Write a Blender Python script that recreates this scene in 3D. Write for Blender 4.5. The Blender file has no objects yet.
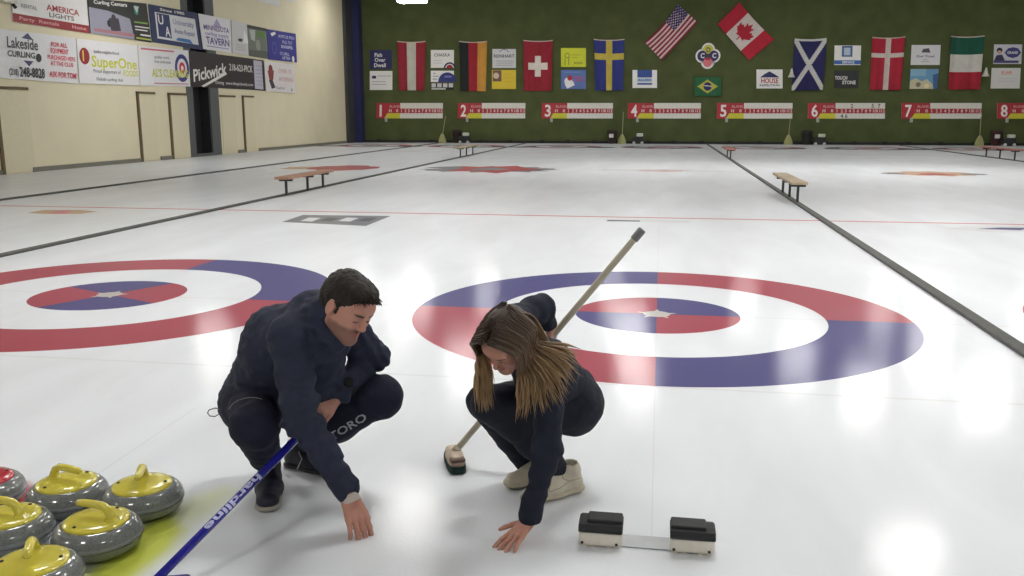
LAMP = 54.0; EXPO = 0.0
import bpy, bmesh, math, random
import numpy as np
from mathutils import Vector, Matrix
random.seed(7); rng = np.random.default_rng(7)
S = bpy.context.scene
COL = S.collection
PI = math.pi

# ------------------------------------------------------------------ camera
F, YAW, PITCH, ROLL, CH = 888.08, -0.1635, -0.1933, 0.0001, 1.4749
fw = np.array([math.sin(YAW)*math.cos(PITCH), math.cos(YAW)*math.cos(PITCH), math.sin(PITCH)])
rt = np.array([math.cos(YAW), -math.sin(YAW), 0.0]); up = np.cross(rt, fw)
cam_d = bpy.data.cameras.new('camera'); cam = bpy.data.objects.new('camera', cam_d); COL.objects.link(cam)
cam_d.sensor_width = 36; cam_d.lens = F/1024*36; cam_d.clip_end = 200; cam_d.clip_start = .05
M = Matrix(((rt[0], up[0], -fw[0], 0), (rt[1], up[1], -fw[1], 0), (rt[2], up[2], -fw[2], CH), (0, 0, 0, 1)))
cam.matrix_world = M
S.camera = cam
def ray(x, y): return fw + rt*(x-512)/F - up*(y-288)/F
def at_y(x, y, Y):                       # where the sight line through a photo point meets the plane Y
    d = ray(x, y); return np.array([0, 0, CH]) + d*(Y/d[1])
def at_x(x, y, X):
    d = ray(x, y); return np.array([0, 0, CH]) + d*(X/d[0])
def at_z(x, y, Z=0.0):
    d = ray(x, y); return np.array([0, 0, CH]) + d*((Z-CH)/d[2])
WALL_Y, WALL_X = 46.2, -16.08
SHEET = 4.5; TEE = 6.606; FAR_TEE = TEE+34.75

# ------------------------------------------------------------------ materials
def lin(c):
    return tuple((v/12.92 if v <= .04045 else ((v+.055)/1.055)**2.4) for v in (x/255 for x in c))
_mats = {}
def mat(rgb, rough=.6, name='paint', metal=0.0, noise=.06, nscale=12.0, coat=0.0, bump=0.0, bscale=60.0, spec=.5):
    key = (tuple(rgb), rough, name, metal, noise, nscale, coat, bump, bscale, spec)
    if key in _mats: return _mats[key]
    m = bpy.data.materials.new(name); m.use_nodes = True; nt = m.node_tree; b = nt.nodes['Principled BSDF']
    b.inputs['Roughness'].default_value = rough; b.inputs['Metallic'].default_value = metal
    b.inputs['Coat Weight'].default_value = coat; b.inputs['Coat Roughness'].default_value = .08
    b.inputs['Specular IOR Level'].default_value = spec
    c = lin(rgb)
    tc = nt.nodes.new('ShaderNodeTexCoord')
    nz = nt.nodes.new('ShaderNodeTexNoise'); nz.inputs['Scale'].default_value = nscale; nz.inputs['Detail'].default_value = 4
    nt.links.new(tc.outputs['Object'], nz.inputs['Vector'])
    mr = nt.nodes.new('ShaderNodeMapRange'); mr.inputs['From Min'].default_value = .3; mr.inputs['From Max'].default_value = .7
    mr.inputs['To Min'].default_value = 1-noise; mr.inputs['To Max'].default_value = 1+noise
    nt.links.new(nz.outputs['Fac'], mr.inputs['Value'])
    mx = nt.nodes.new('ShaderNodeVectorMath'); mx.operation = 'SCALE'; mx.inputs[0].default_value = c
    nt.links.new(mr.outputs['Result'], mx.inputs['Scale']); nt.links.new(mx.outputs['Vector'], b.inputs['Base Color'])
    if bump:
        n2 = nt.nodes.new('ShaderNodeTexNoise'); n2.inputs['Scale'].default_value = bscale; n2.inputs['Detail'].default_value = 3
        nt.links.new(tc.outputs['Object'], n2.inputs['Vector'])
        bp = nt.nodes.new('ShaderNodeBump'); bp.inputs['Strength'].default_value = .6; bp.inputs['Distance'].default_value = bump
        nt.links.new(n2.outputs['Fac'], bp.inputs['Height']); nt.links.new(bp.outputs['Normal'], b.inputs['Normal'])
    _mats[key] = m; return m

def attr_mat(name, rough=.5, attr='Col', bump=0.0, bscale=80, spec=.5, sss=0.0, aniso=0.0):
    m = bpy.data.materials.new(name); m.use_nodes = True; nt = m.node_tree; b = nt.nodes['Principled BSDF']
    a = nt.nodes.new('ShaderNodeAttribute'); a.attribute_name = attr
    nz = nt.nodes.new('ShaderNodeTexNoise'); nz.inputs['Scale'].default_value = 40; nz.inputs['Detail'].default_value = 4
    tc = nt.nodes.new('ShaderNodeTexCoord'); nt.links.new(tc.outputs['Object'], nz.inputs['Vector'])
    mr = nt.nodes.new('ShaderNodeMapRange'); mr.inputs['To Min'].default_value = .88; mr.inputs['To Max'].default_value = 1.12
    nt.links.new(nz.outputs['Fac'], mr.inputs['Value'])
    mx = nt.nodes.new('ShaderNodeVectorMath'); mx.operation = 'SCALE'
    nt.links.new(a.outputs['Color'], mx.inputs[0]); nt.links.new(mr.outputs['Result'], mx.inputs['Scale'])
    nt.links.new(mx.outputs['Vector'], b.inputs['Base Color'])
    b.inputs['Roughness'].default_value = rough; b.inputs['Specular IOR Level'].default_value = spec
    if sss:
        b.inputs['Subsurface Weight'].default_value = sss; b.inputs['Subsurface Radius'].default_value = (.01, .004, .002); b.inputs['Subsurface Scale'].default_value = 1
    if bump:
        n2 = nt.nodes.new('ShaderNodeTexNoise'); n2.inputs['Scale'].default_value = bscale
        nt.links.new(tc.outputs['Object'], n2.inputs['Vector'])
        bp = nt.nodes.new('ShaderNodeBump'); bp.inputs['Strength'].default_value = .6; bp.inputs['Distance'].default_value = bump
        nt.links.new(n2.outputs['Fac'], bp.inputs['Height']); nt.links.new(bp.outputs['Normal'], b.inputs['Normal'])
    return m

def ice_mat(rgb, name, mask_rgb=None):
    """pebbled ice over paint: white or coloured base, rippled sheen"""
    m = bpy.data.materials.new(name); m.use_nodes = True; nt = m.node_tree; L = nt.links; b = nt.nodes['Principled BSDF']
    tc = nt.nodes.new('ShaderNodeTexCoord')
    mp = nt.nodes.new('ShaderNodeMapping'); mp.inputs['Scale'].default_value = (1.6, .45, 1); L.new(tc.outputs['Object'], mp.inputs['Vector'])
    n1 = nt.nodes.new('ShaderNodeTexNoise'); n1.inputs['Scale'].default_value = 1.1; n1.inputs['Detail'].default_value = 6; n1.inputs['Distortion'].default_value = .6
    L.new(mp.outputs['Vector'], n1.inputs['Vector'])
    mr = nt.nodes.new('ShaderNodeMapRange'); mr.inputs['From Min'].default_value = .3; mr.inputs['From Max'].default_value = .72
    mr.inputs['To Min'].default_value = .90; mr.inputs['To Max'].default_value = 1.03
    L.new(n1.outputs['Fac'], mr.inputs['Value'])
    mx = nt.nodes.new('ShaderNodeVectorMath'); mx.operation = 'SCALE'
    c = lin(rgb); mx.inputs[0].default_value = c
    if mask_rgb:
        a = nt.nodes.new('ShaderNodeAttribute'); a.attribute_name = 'mask'
        mm = nt.nodes.new('ShaderNodeMix'); mm.data_type = 'RGBA'
        mm.inputs[6].default_value = (*c, 1); mm.inputs[7].default_value = (*lin(mask_rgb), 1)
        L.new(a.outputs['Fac'], mm.inputs[0]); L.new(mm.outputs[2], mx.inputs[0])
    L.new(mr.outputs['Result'], mx.inputs['Scale']); L.new(mx.outputs['Vector'], b.inputs['Base Color'])
    r2 = nt.nodes.new('ShaderNodeMapRange'); r2.inputs['To Min'].default_value = .42; r2.inputs['To Max'].default_value = .55
    L.new(n1.outputs['Fac'], r2.inputs['Value']); L.new(r2.outputs['Result'], b.inputs['Roughness'])
    b.inputs['IOR'].default_value = 1.31; b.inputs['Specular IOR Level'].default_value = .25
    b.inputs['Coat Weight'].default_value = .28; b.inputs['Coat Roughness'].default_value = .03; b.inputs['Coat IOR'].default_value = 1.31
    n2 = nt.nodes.new('ShaderNodeTexNoise'); n2.inputs['Scale'].default_value = 65; n2.inputs['Detail'].default_value = 2
    L.new(tc.outputs['Object'], n2.inputs['Vector'])
    bp = nt.nodes.new('ShaderNodeBump'); bp.inputs['Strength'].default_value = .5; bp.inputs['Distance'].default_value = .0013
    L.new(n2.outputs['Fac'], bp.inputs['Height']); L.new(bp.outputs['Normal'], b.inputs['Normal']); L.new(bp.outputs['Normal'], b.inputs['Coat Normal'])
    return m

# ------------------------------------------------------------------ object helpers
def link(name, me, mats=(), parent=None, smooth=False):
    o = bpy.data.objects.new(name, me); COL.objects.link(o)
    for m in mats: me.materials.append(m)
    if parent is not None: o.parent = parent
    if smooth: me.polygons.foreach_set('use_smooth', [True]*len(me.polygons))
    return o
def tag(o, label=None, cat=None, group=None, kind=None):
    if label: o['label'] = label
    if cat: o['category'] = cat
    if group: o['group'] = group
    if kind: o['kind'] = kind
    return o
def empty(name, loc, rz=0, **k):
    o = bpy.data.objects.new(name, None); COL.objects.link(o); o.location = tuple(loc); o.rotation_euler = (0, 0, rz)
    o.empty_display_size = .1
    return tag(o, **k)
class MB:
    """collects faces with material slots, in world or local metres"""
    def __init__(s): s.v = []; s.f = []; s.mi = []; s.mats = []; s.sm = []
    def slot(s, m):
        if m not in s.mats: s.mats.append(m)
        return s.mats.index(m)
    def add(s, vs, fs, m, smooth=False):
        k = len(s.v); i = s.slot(m); s.v += [tuple(map(float, v)) for v in vs]
        for f in fs: s.f.append(tuple(k+j for j in f)); s.mi.append(i); s.sm.append(smooth)
    def box(s, a, b, m, bevel=0.0):
        x0, y0, z0 = a; x1, y1, z1 = b
        if bevel:
            bm = bmesh.new(); bmesh.ops.create_cube(bm, size=1)
            for v in bm.verts:
                v.co.x = (x0+x1)/2+v.co.x*(x1-x0); v.co.y = (y0+y1)/2+v.co.y*(y1-y0); v.co.z = (z0+z1)/2+v.co.z*(z1-z0)
            bmesh.ops.bevel(bm, geom=bm.edges[:], offset=bevel, segments=2, affect='EDGES', profile=.5)
            bm.verts.index_update(); s.add([v.co[:] for v in bm.verts], [[v.index for v in f.verts] for f in bm.faces], m); bm.free(); return
        s.add([(x0,y0,z0),(x1,y0,z0),(x1,y1,z0),(x0,y1,z0),(x0,y0,z1),(x1,y0,z1),(x1,y1,z1),(x0,y1,z1)],
              [(0,3,2,1),(4,5,6,7),(0,1,5,4),(1,2,6,5),(2,3,7,6),(3,0,4,7)], m)
    def tube(s, pts, radii, m, n=12, caps=True, smooth=True, flat=1.0):
        pts = [np.array(p, float) for p in pts]
        if not hasattr(radii, '__len__'): radii = [radii]*len(pts)
        vs = []; N = len(pts); prev = None
        for i, p in enumerate(pts):
            t = pts[min(i+1, N-1)]-pts[max(i-1, 0)]; t = t/(np.linalg.norm(t)+1e-12)
            if prev is None:
                a = np.array([0, 0, 1.]) if abs(t[2]) < .9 else np.array([1., 0, 0]); u = np.cross(t, a)
            else: u = prev-t*np.dot(prev, t)
            u /= np.linalg.norm(u)+1e-12; prev = u; w = np.cross(t, u)
            for k in range(n):
                A = 2*PI*k/n; vs.append(p+radii[i]*(math.cos(A)*u+math.sin(A)*w*flat))
        fs = [(i*n+k, i*n+(k+1) % n, (i+1)*n+(k+1) % n, (i+1)*n+k) for i in range(N-1) for k in range(n)]
        s.add(vs, fs, m, smooth)
        if caps: s.add(vs[:n], [tuple(range(n))[::-1]], m); s.add(vs[-n:], [tuple(range(n))], m)
    def lathe(s, prof, m, c=(0, 0, 0), n=48, smooth=True):
        vs = []; 
        for r, z in prof:
            for k in range(n): A = 2*PI*k/n; vs.append((c[0]+r*math.cos(A), c[1]+r*math.sin(A), c[2]+z))
        fs = [(i*n+k, i*n+(k+1) % n, (i+1)*n+(k+1) % n, (i+1)*n+k) for i in range(len(prof)-1) for k in range(n)]
        s.add(vs, fs, m, smooth)
    def build(s, name, parent=None, auto=False):
        me = bpy.data.meshes.new(name); me.from_pydata(s.v, [], s.f)
        for m in s.mats: me.materials.append(m)
        me.polygons.foreach_set('material_index', s.mi); me.polygons.foreach_set('use_smooth', s.sm); me.update()
        o = bpy.data.objects.new(name, me); COL.objects.link(o)
        if parent is not None: o.parent = parent
        return o
_txt = {}
def text_mesh(t, bold=0.0):
    if (t, bold) in _txt: return _txt[(t, bold)]
    cu = bpy.data.curves.new('lettering', 'FONT'); cu.body = t; cu.resolution_u = 2; cu.align_x = 'LEFT'; cu.offset = bold
    o = bpy.data.objects.new('lettering', cu); COL.objects.link(o)
    bpy.context.view_layer.update()
    me = bpy.data.meshes.new_from_object(o.evaluated_get(bpy.context.evaluated_depsgraph_get()))
    v = np.array([x.co[:] for x in me.vertices]).reshape(-1, 3); f = [tuple(p.vertices) for p in me.polygons]
    bpy.data.objects.remove(o); bpy.data.curves.remove(cu); bpy.data.meshes.remove(me)
    if len(v): v[:, 0] -= v[:, 0].min()
    _txt[(t, bold)] = (v, f); return v, f
# ------------------------------------------------------------------ room shell
BEIGE = mat((223, 215, 186), .75, 'beige_wall_paint', noise=.03, nscale=1.2)
GREEN = mat((82, 90, 58), .95, 'green_carpet_wall', noise=.12, nscale=1.5, bump=.004, bscale=300, spec=.1)
DARK = mat((46, 45, 42), .8, 'dark_trim')
ICE = ice_mat((223, 227, 232), 'white_ice')
I_RED = ice_mat((158, 64, 80), 'red_ice_paint'); I_BLUE = ice_mat((70, 68, 122), 'blue_ice_paint')
I_DRED = ice_mat((168, 60, 66), 'deep_red_ice_paint'); I_GREY = ice_mat((120, 122, 128), 'grey_ice_paint'); I_DK = ice_mat((82, 84, 92), 'dark_ice_paint')
I_LINE = ice_mat((205, 120, 128), 'red_line_ice_paint'); I_TAN = ice_mat((190, 158, 128), 'tan_ice_paint'); I_FAINT = ice_mat((214, 216, 219), 'seam_in_ice')
I_BUT = ice_mat((190, 188, 184), 'button_ice_paint')
X0, X1, Y0, Y1, ZC = WALL_X, 23.0, -6.0, WALL_Y, 7.7
fl = MB()
fl.add([(X0, Y0, 0), (X1, Y0, 0), (X1, Y1, 0), (X0, Y1, 0)], [(0, 1, 2, 3)], ICE)
def disc(cx, cy, r0, r1, a0, a1, m, z=.0006, n=64):
    k = max(2, int(n*abs(a1-a0)/(2*PI))); vs = []; fs = []
    for i in range(k+1):
        A = a0+(a1-a0)*i/k
        vs += [(cx+r0*math.cos(A), cy+r0*math.sin(A), z), (cx+r1*math.cos(A), cy+r1*math.sin(A), z)]
    for i in range(k): fs.append((2*i, 2*i+1, 2*i+3, 2*i+2))
    fl.add(vs, fs, m)
def poly(pts, m, z=.0008): fl.add([(x, y, z) for x, y in pts], [tuple(range(len(pts)))], m)
def strip(x0, y0, x1, y1, m, z=.0008): poly([(x0, y0), (x1, y0), (x1, y1), (x0, y1)], m, z)
def house(cx, cy, outer, inner, rot_in=0.0, logo=None):
    for q in range(4):
        disc(cx, cy, 1.219, 1.829, q*PI/2, (q+1)*PI/2, outer[q], n=128)
        disc(cx, cy, 0.0, .61, q*PI/2+rot_in, (q+1)*PI/2+rot_in, inner[q], n=96)
    # maple-leaf like sponsor mark on the button
    for k in range(5):
        A = k*2*PI/5+.3; poly([(cx+.05*math.cos(A+1), cy+.05*math.sin(A+1)), (cx+.16*math.cos(A), cy+.16*math.sin(A)), (cx+.05*math.cos(A-1), cy+.05*math.sin(A-1))], I_BUT, .001)
    disc(cx, cy, 0, .1, 0, 2*PI, I_BUT, .0011)
sheets = [(-13.5, 1), (-9.0, 2), (-4.487, 3), (.013, 4), (4.51, 5), (9.0, 6), (13.5, 7), (18.0, 8)]
R_, B_ = I_RED, I_BLUE
for cx, n in sheets:
    if n == 3: house(cx, TEE, [B_, R_, R_, R_], [R_, B_, R_, B_], PI/4-PI/2+.35)
    elif n % 2 == 0: house(cx, TEE, [R_, B_, R_, B_], [B_, R_, B_, R_])
    else: house(cx, TEE, [B_, R_, B_, R_], [R_, B_, R_, B_])
    house(cx, FAR_TEE, [R_, I_DK, R_, I_DK], [I_DK, R_, I_DK, R_])
# hog lines, tee lines, back lines, centre lines
for y, m, w in ((TEE+6.40, I_LINE, .05), (FAR_TEE-6.40, I_LINE, .05), (TEE-1.84, I_FAINT, .012), (FAR_TEE+1.84, I_FAINT, .012), (TEE, I_FAINT, .012)):
    strip(X0+.3, y-w, X1, y+w, m, .0004)
for cx, n in sheets: strip(cx-.0025, TEE-3.66, cx+.0025, FAR_TEE+3.66, I_FAINT, .0003)
def ragged(cx, cy, w, d, m, k=22, z=.0012, seed=1, sharp=.35):
    r = random.Random(seed); pts = []
    for i in range(k):
        A = 2*PI*i/k; q = 1-sharp*r.random() if i % 2 else 1
        pts.append((cx+w/2*math.cos(A)*q, cy+d/2*math.sin(A)*q))
    poly(pts, m, z)
# sponsor marks painted under the ice
ragged(-4.6, 24.0, 3.9, 3.0, I_GREY, 30, .0010, 3, .4); ragged(-4.5, 24.0, 2.7, 3.6, I_DRED, 10, .0013, 5, .45)
ragged(-4.55, 24.0, 1.1, 1.2, I_GREY, 14, .0015, 6)
ragged(-8.7, 23.9, 2.0, 2.6, I_DRED, 20, .0012, 8, .2); ragged(-9.7, 23.7, 1.6, 1.3, I_TAN, 14, .0011, 9)
ragged(0.0, 24.2, 3.9, 1.2, I_FAINT, 24, .0010, 11); ragged(0.1, 24.1, 1.4, 1.1, ice_mat((205, 180, 180), 'pink_ice_paint'), 16, .0013, 12)
ragged(6.8, 24.0, 2.2, 2.0, I_TAN, 18, .0012, 14, .3); ragged(6.8, 23.7, 1.0, .8, I_DRED, 12, .0014, 15)
for sgn in (-1, 1): ragged(6.8+sgn*.95, 23.9, .7, .7, I_GREY, 12, .0013, 16)
# sheet 3 dark oblong advert with pale lettering blocks
def quad_px(pts, m, z): poly([tuple(at_z(x, y)[:2]) for x, y in pts], m, z)
quad_px([(282, 222), (303, 215), (391, 216), (366, 226)], I_GREY, .0010)
for i in range(4):
    a = 300+i*19; quad_px([(a, 221), (a+9, 217.6), (a+21, 218), (a+12, 221.6)], I_DK if i % 2 else I_FAINT, .0013)
quad_px([(27, 213), (44, 210), (80, 210), (98, 211.5), (80, 214), (45, 214)], I_TAN, .0010); quad_px([(48, 213.4), (58, 210.6), (72, 210.8), (66, 214)], I_LINE, .0013)
quad_px([(604, 220), (620, 218.4), (652, 219), (690, 221), (688, 223), (640, 222)], I_FAINT, .0010); quad_px([(606, 221.3), (608, 220), (640, 220.6), (640, 221.7)], I_DK, .0013)
quad_px([(945, 229), (965, 226), (1024, 226), (1040, 230), (1000, 233)], I_FAINT, .0010); quad_px([(975, 229), (1000, 227.6), (1030, 228), (1020, 230.3)], I_BLUE, .0013)
# dark oblongs close to the far wall
for x in (-15.4, -11.6, -7.5, -6.2, -2.6, -.9, 1.2, 5.6, 7.7, 10.8, 14.6): ragged(x, 40.6, 1.5, 1.4, I_DK, 14, .0014, int(x*10)+200, .2)
# faint crease in the ice behind the stones
a, b = at_z(92, 478), at_z(196, 408); dd = (b-a)[:2]/np.linalg.norm((b-a)[:2]); nn = np.array([-dd[1], dd[0]])*.004
poly([tuple(a[:2]+nn), tuple(a[:2]-nn), tuple(b[:2]-nn), tuple(b[:2]+nn)], I_FAINT, .0009)
floor = fl.build('floor'); tag(floor, kind='structure')
# soft edged paint in the ice under the stones, the yellow with reflection coloured in: a finer grid of the same ice
def paint_patch(shapes, rgb, z, res=.02):
    PS = [np.array([at_z(x, y)[:2] for x, y in p]) for p, _, _ in shapes]; A_ = np.concatenate(PS); lo = A_.min(0)-.15; hi = A_.max(0)+.15
    nx, ny = (np.ceil((hi-lo)/res)).astype(int)+1
    gx, gy = np.meshgrid(np.linspace(lo[0], hi[0], nx), np.linspace(lo[1], hi[1], ny), indexing='ij')
    q = np.stack([gx.ravel(), gy.ravel()], 1); mask = np.zeros(len(q))
    for P, (_, gain, soft) in zip(PS, shapes):
        ins = np.zeros(len(q), bool); dist = np.full(len(q), 9.)
        for i in range(len(P)):
            A, Bp = P[i], P[(i+1) % len(P)]; e = Bp-A
            t = np.clip(((q-A)@e)/(e@e), 0, 1); dist = np.minimum(dist, np.linalg.norm(q-A-t[:, None]*e, axis=1))
            c = ((A[1] > q[:, 1]) != (Bp[1] > q[:, 1])) & (q[:, 0] < (Bp[0]-A[0])*(q[:, 1]-A[1])/(Bp[1]-A[1]+1e-12)+A[0]); ins ^= c
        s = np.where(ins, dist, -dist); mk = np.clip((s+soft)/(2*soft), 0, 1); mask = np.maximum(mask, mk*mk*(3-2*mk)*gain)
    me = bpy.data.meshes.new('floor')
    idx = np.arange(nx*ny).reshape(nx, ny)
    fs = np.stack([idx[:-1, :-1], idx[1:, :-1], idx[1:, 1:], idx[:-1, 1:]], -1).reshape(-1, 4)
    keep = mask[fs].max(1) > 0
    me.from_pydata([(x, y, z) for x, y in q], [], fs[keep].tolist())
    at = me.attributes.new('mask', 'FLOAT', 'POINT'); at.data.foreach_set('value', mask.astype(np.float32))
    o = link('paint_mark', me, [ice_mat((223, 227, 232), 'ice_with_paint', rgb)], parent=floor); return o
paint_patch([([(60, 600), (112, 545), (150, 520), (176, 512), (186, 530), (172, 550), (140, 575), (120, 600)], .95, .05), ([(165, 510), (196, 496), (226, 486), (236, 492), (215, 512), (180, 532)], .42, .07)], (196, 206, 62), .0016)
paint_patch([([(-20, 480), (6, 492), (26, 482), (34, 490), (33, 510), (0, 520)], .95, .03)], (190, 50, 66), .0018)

def struct(mb, name): o = mb.build(name); tag(o, kind='structure'); return o
# far wall, left wall with its dark recess, ceiling, and the walls out of view
w = MB(); w.box((X0-.2, WALL_Y, 0), (X1+.2, WALL_Y+.2, ZC), GREEN); struct(w, 'wall_back')
JY0, JY1, OY0, OY1 = 28.9, 31.2, 29.35, 30.56
w = MB(); w.box((X0-.2, Y0, 0), (X0, JY0, ZC), BEIGE); w.box((X0-.2, JY1, 0), (X0, WALL_Y, ZC), BEIGE)
struct(w, 'wall_left')
w = MB(); w.box((X1, Y0, 0), (X1+.2, WALL_Y, ZC), BEIGE); struct(w, 'wall_right')
w = MB(); w.box((X0-.2, Y0-.2, 0), (X1+.2, Y0, ZC), mat((120, 112, 96), .8, 'viewing_wall')); struct(w, 'wall_front')
w = MB(); w.box((X0-.2, Y0-.2, ZC), (X1+.2, WALL_Y+.2, ZC+.2), mat((104, 100, 90), .9, 'ceiling_board')); struct(w, 'ceiling')
GJ = mat((88, 92, 92), .7, 'grey_jamb')
w = MB(); w.box((X0-.06, JY0, 0), (X0+.004, OY0, ZC), GJ); w.box((X0-.06, OY1, 0), (X0+.004, JY1, ZC), GJ); w.box((X0-.06, OY0, 0), (X0+.004, OY1, .1), GJ)
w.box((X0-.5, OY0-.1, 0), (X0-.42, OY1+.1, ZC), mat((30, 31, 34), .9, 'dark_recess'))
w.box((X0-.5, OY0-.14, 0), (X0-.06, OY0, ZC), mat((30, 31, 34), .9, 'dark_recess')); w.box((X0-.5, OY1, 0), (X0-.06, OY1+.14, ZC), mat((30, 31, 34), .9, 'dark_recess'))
struct(w, 'trim_1')
w = MB(); w.box((X0, 44.7, 0), (X0+.16, 45.6, ZC), mat((58, 60, 62), .7, 'grey_pillar')); w.box((X0, 45.6, 0), (X0+.52, WALL_Y, ZC), mat((34, 38, 82), .7, 'blue_pillar')); struct(w, 'trim_2')
# doors in the left wall: thin dark frame on the near side and the head
def wall_door(n, y0, y1, h, left=True):
    w = MB(); leaf = mat((219, 211, 182), .7, 'beige_door_paint', noise=.02)
    w.box((X0, y0+.02, .03), (X0+.02, y1, h), leaf)
    o = w.build('door_%d' % n); tag(o, kind='structure')
    f = MB(); fm = mat((104, 88, 62), .7, 'brown_frame')
    if left: f.box((X0, y0-.06, 0), (X0+.05, y0+.04, h+.05), fm)
    f.box((X0, y0-.06, h), (X0+.05, y1, h+.07), fm)
    f.build('door_frame', o)
wall_door(1, 19.85, 21.0, 2.08); wall_door(2, 25.93, 26.9, 2.1); wall_door(3, 27.75, 28.9, 2.1); wall_door(4, 31.3, 32.45, 2.1, False); wall_door(5, 33.1, 34.05, 2.12)
w = MB()
GM = mat((120, 118, 108), .7, 'grey_baseboard')
for a_, b_ in ((12, 19.8), (20.9, 25.85), (27.0, 27.7), (32.5, 33.05), (34.3, 44.7)): w.box((X0, a_, 0), (X0+.04, b_, .12), GM)
struct(w, 'baseboard_left')
w = MB(); w.box((X0+.52, WALL_Y-.12, 0), (X1, WALL_Y, .13), mat((38, 40, 38), .8, 'black_bumper'))
r = random.Random(4)
for k in range(26): x = -15+k*1.4+r.random()*.5; w.box((x, WALL_Y-.22, 0), (x+.25, WALL_Y-.12, .17), mat((28, 28, 30), .7, 'black_bumper_block'))
struct(w, 'baseboard_back')

# ------------------------------------------------------------------ lights
LH = 5.5
DIFF = bpy.data.materials.new('lit_diffuser'); DIFF.use_nodes = True
b = DIFF.node_tree.nodes['Principled BSDF']; b.inputs['Emission Color'].default_value = (1, .98, .95, 1); b.inputs['Emission Strength'].default_value = LAMP; b.inputs['Base Color'].default_value = (.9, .9, .9, 1)
HOUS = mat((200, 200, 196), .5, 'lamp_housing')
def make_lamp():
    t = empty('ceiling_light', (0, 0, LH))
    h = MB(); h.box((-.50, -.34, .0), (.50, .34, .06), HOUS, .01); h.box((-.3, -.12, .06), (.3, .12, .16), HOUS, .01); h.build('housing', t)
    d = MB(); d.box((-.47, -.3, -.085), (.47, .3, -.001), DIFF); d.build('diffuser', t)
    for sx in (-.5, .5):
        c = MB(); c.tube([(sx, 0, .06), (sx, 0, ZC-LH-.005)], .008, HOUS, 6); c.build('hanging_rod', t)
    return t
def copy_tree(o, parent=None):
    c = o.copy(); COL.objects.link(c); c.parent = parent
    for ch in list(o.children): copy_tree(ch, c)
    return c
spots = [(-8.95, 32.2, 'far lamp high in front of the first two flags'), (9.75, 33.6, 'far lamp high above the right-hand flags'),
 (-.8, 27.4, 0), (4.1, 25.8, 0), (7.8, 26.3, 0), (-5.2, 23.4, 0), (-.4, 23.3, 0), (5.3, 22.8, 0), (8.2, 23.0, 0), (-4.2, 14.2, 0), (4.1, 13.9, 0), (-14.2, 9.6, 0), (-4.8, 9.9, 0), (0, 9.9, 0), (4.8, 9.6, 0), (9.6, 9.6, 0), (14.2, 9.6, 0), (10.5, 14, 0), (15, 24, 0), (-13.3, 24.5, 0),  # opening entries read from ice patches, later ones added to fill the light
  (-4.5, 6.0, 0), (0, 5, 0), (4.5, 6.5, 0), (9, 5, 0), (-13.5, 6, 0), (14, 6, 0), (-9, -2, 0), (-3, -2, 0), (3, -2, 0), (9, -2, 0), (18, 14, 0)]  # unseen lamps added near, behind and beside the camera for light from above
FILL_HIGH = [(-14, 41), (-8, 41), (-2, 41), (4, 41), (10, 41), (16, 41), (-.8, 34.5), (-11, 36.5)]  # unseen lamps added under the ceiling to brighten far wall and ice
lamp0 = make_lamp()
for i, (x, y, l) in enumerate(spots):
    t = lamp0 if i == 0 else copy_tree(lamp0)
    t.location = (x, y, LH)
    tag(t, ('lit oblong ceiling light, ' + l) if l else 'lit oblong ceiling light out of view, read from a patch on the ice or added as fill', 'ceiling light', 'rows of ceiling lights')
for x, y in FILL_HIGH:
    t = copy_tree(lamp0); t.location = (x, y, 7.15); t.children[0]
    for ch in list(t.children):
        if ch.name.startswith('hanging_rod'): bpy.data.objects.remove(ch)
    tag(t, 'added fill light close under the ceiling, out of view, brightening the far wall and ice', 'ceiling light', 'added fill lights high under the ceiling')
w = bpy.data.worlds.new('world'); S.world = w; w.use_nodes = True; w.node_tree.nodes['Background'].inputs[0].default_value = (.5, .5, .5, 1); w.node_tree.nodes['Background'].inputs[1].default_value = .2

# ------------------------------------------------------------------ dividers and benches
DIV = mat((84, 84, 82), .9, 'grey_foam_divider', noise=.12, nscale=20, bump=.003, bscale=90)
for x, ya, lab in ((-6.83, 1.0, 'long dark grey foam divider on the ice left of the two people'), (-11.3, 6.0, 'long dark divider on the ice nearest the left wall'),
                   (2.30, .6, 'long dark grey divider running up the right of the rings'), (11.3, 12.0, 'long dark divider on the ice at the far right')):
    m = MB(); m.box((x-.052, ya, 0), (x+.052, 45.9, .028), DIV, .01)
    tag(m.build('lane_divider'), lab, 'divider')
WOOD = mat((162, 124, 102), .6, 'bench_wood', noise=.12, nscale=4); WOOD2 = mat((166, 150, 122), .6, 'pale_bench_wood', noise=.12, nscale=4); WOOD3 = mat((150, 98, 88), .6, 'red_bench_wood')
LEG = mat((44, 48, 54), .6, 'bench_leg_paint')
def bench(x, ya, yb, wood, lab, legs, w=.27, h=.34):
    t = empty('bench', (x, (ya+yb)/2, .028), label=lab, cat='bench')
    c = (ya+yb)/2
    p = MB(); p.box((-w/2, ya-c, h-.045), (w/2, yb-c, h), wood, .008); p.build('seat', t)
    for ly in legs:
        l = MB(); l.box((-.02, ly-c-.022, 0), (.02, ly-c+.022, h-.045), LEG, .005); l.box((-.12, ly-c-.04, h-.085), (.12, ly-c+.04, h-.046), LEG, .004); l.build('leg', t)
bench(-6.68, 15.1, 17.4, WOOD, 'low brown wooden bench on the divider left of centre, nearest of the left benches', (15.3, 16.3, 17.1))
bench(2.30, 15.35, 17.9, WOOD2, 'pale wooden bench on the right divider, nearer of two', (15.5, 16.45, 17.35))
bench(-6.83, 29.8, 32.9, WOOD2, 'small distant bench on the left divider below scoreboard 2', (30.4, 31.4, 32.5))
bench(2.30, 29.9, 32.5, WOOD3, 'distant reddish bench on the right divider below scoreboard 5', (30.4, 31.9))
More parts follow.
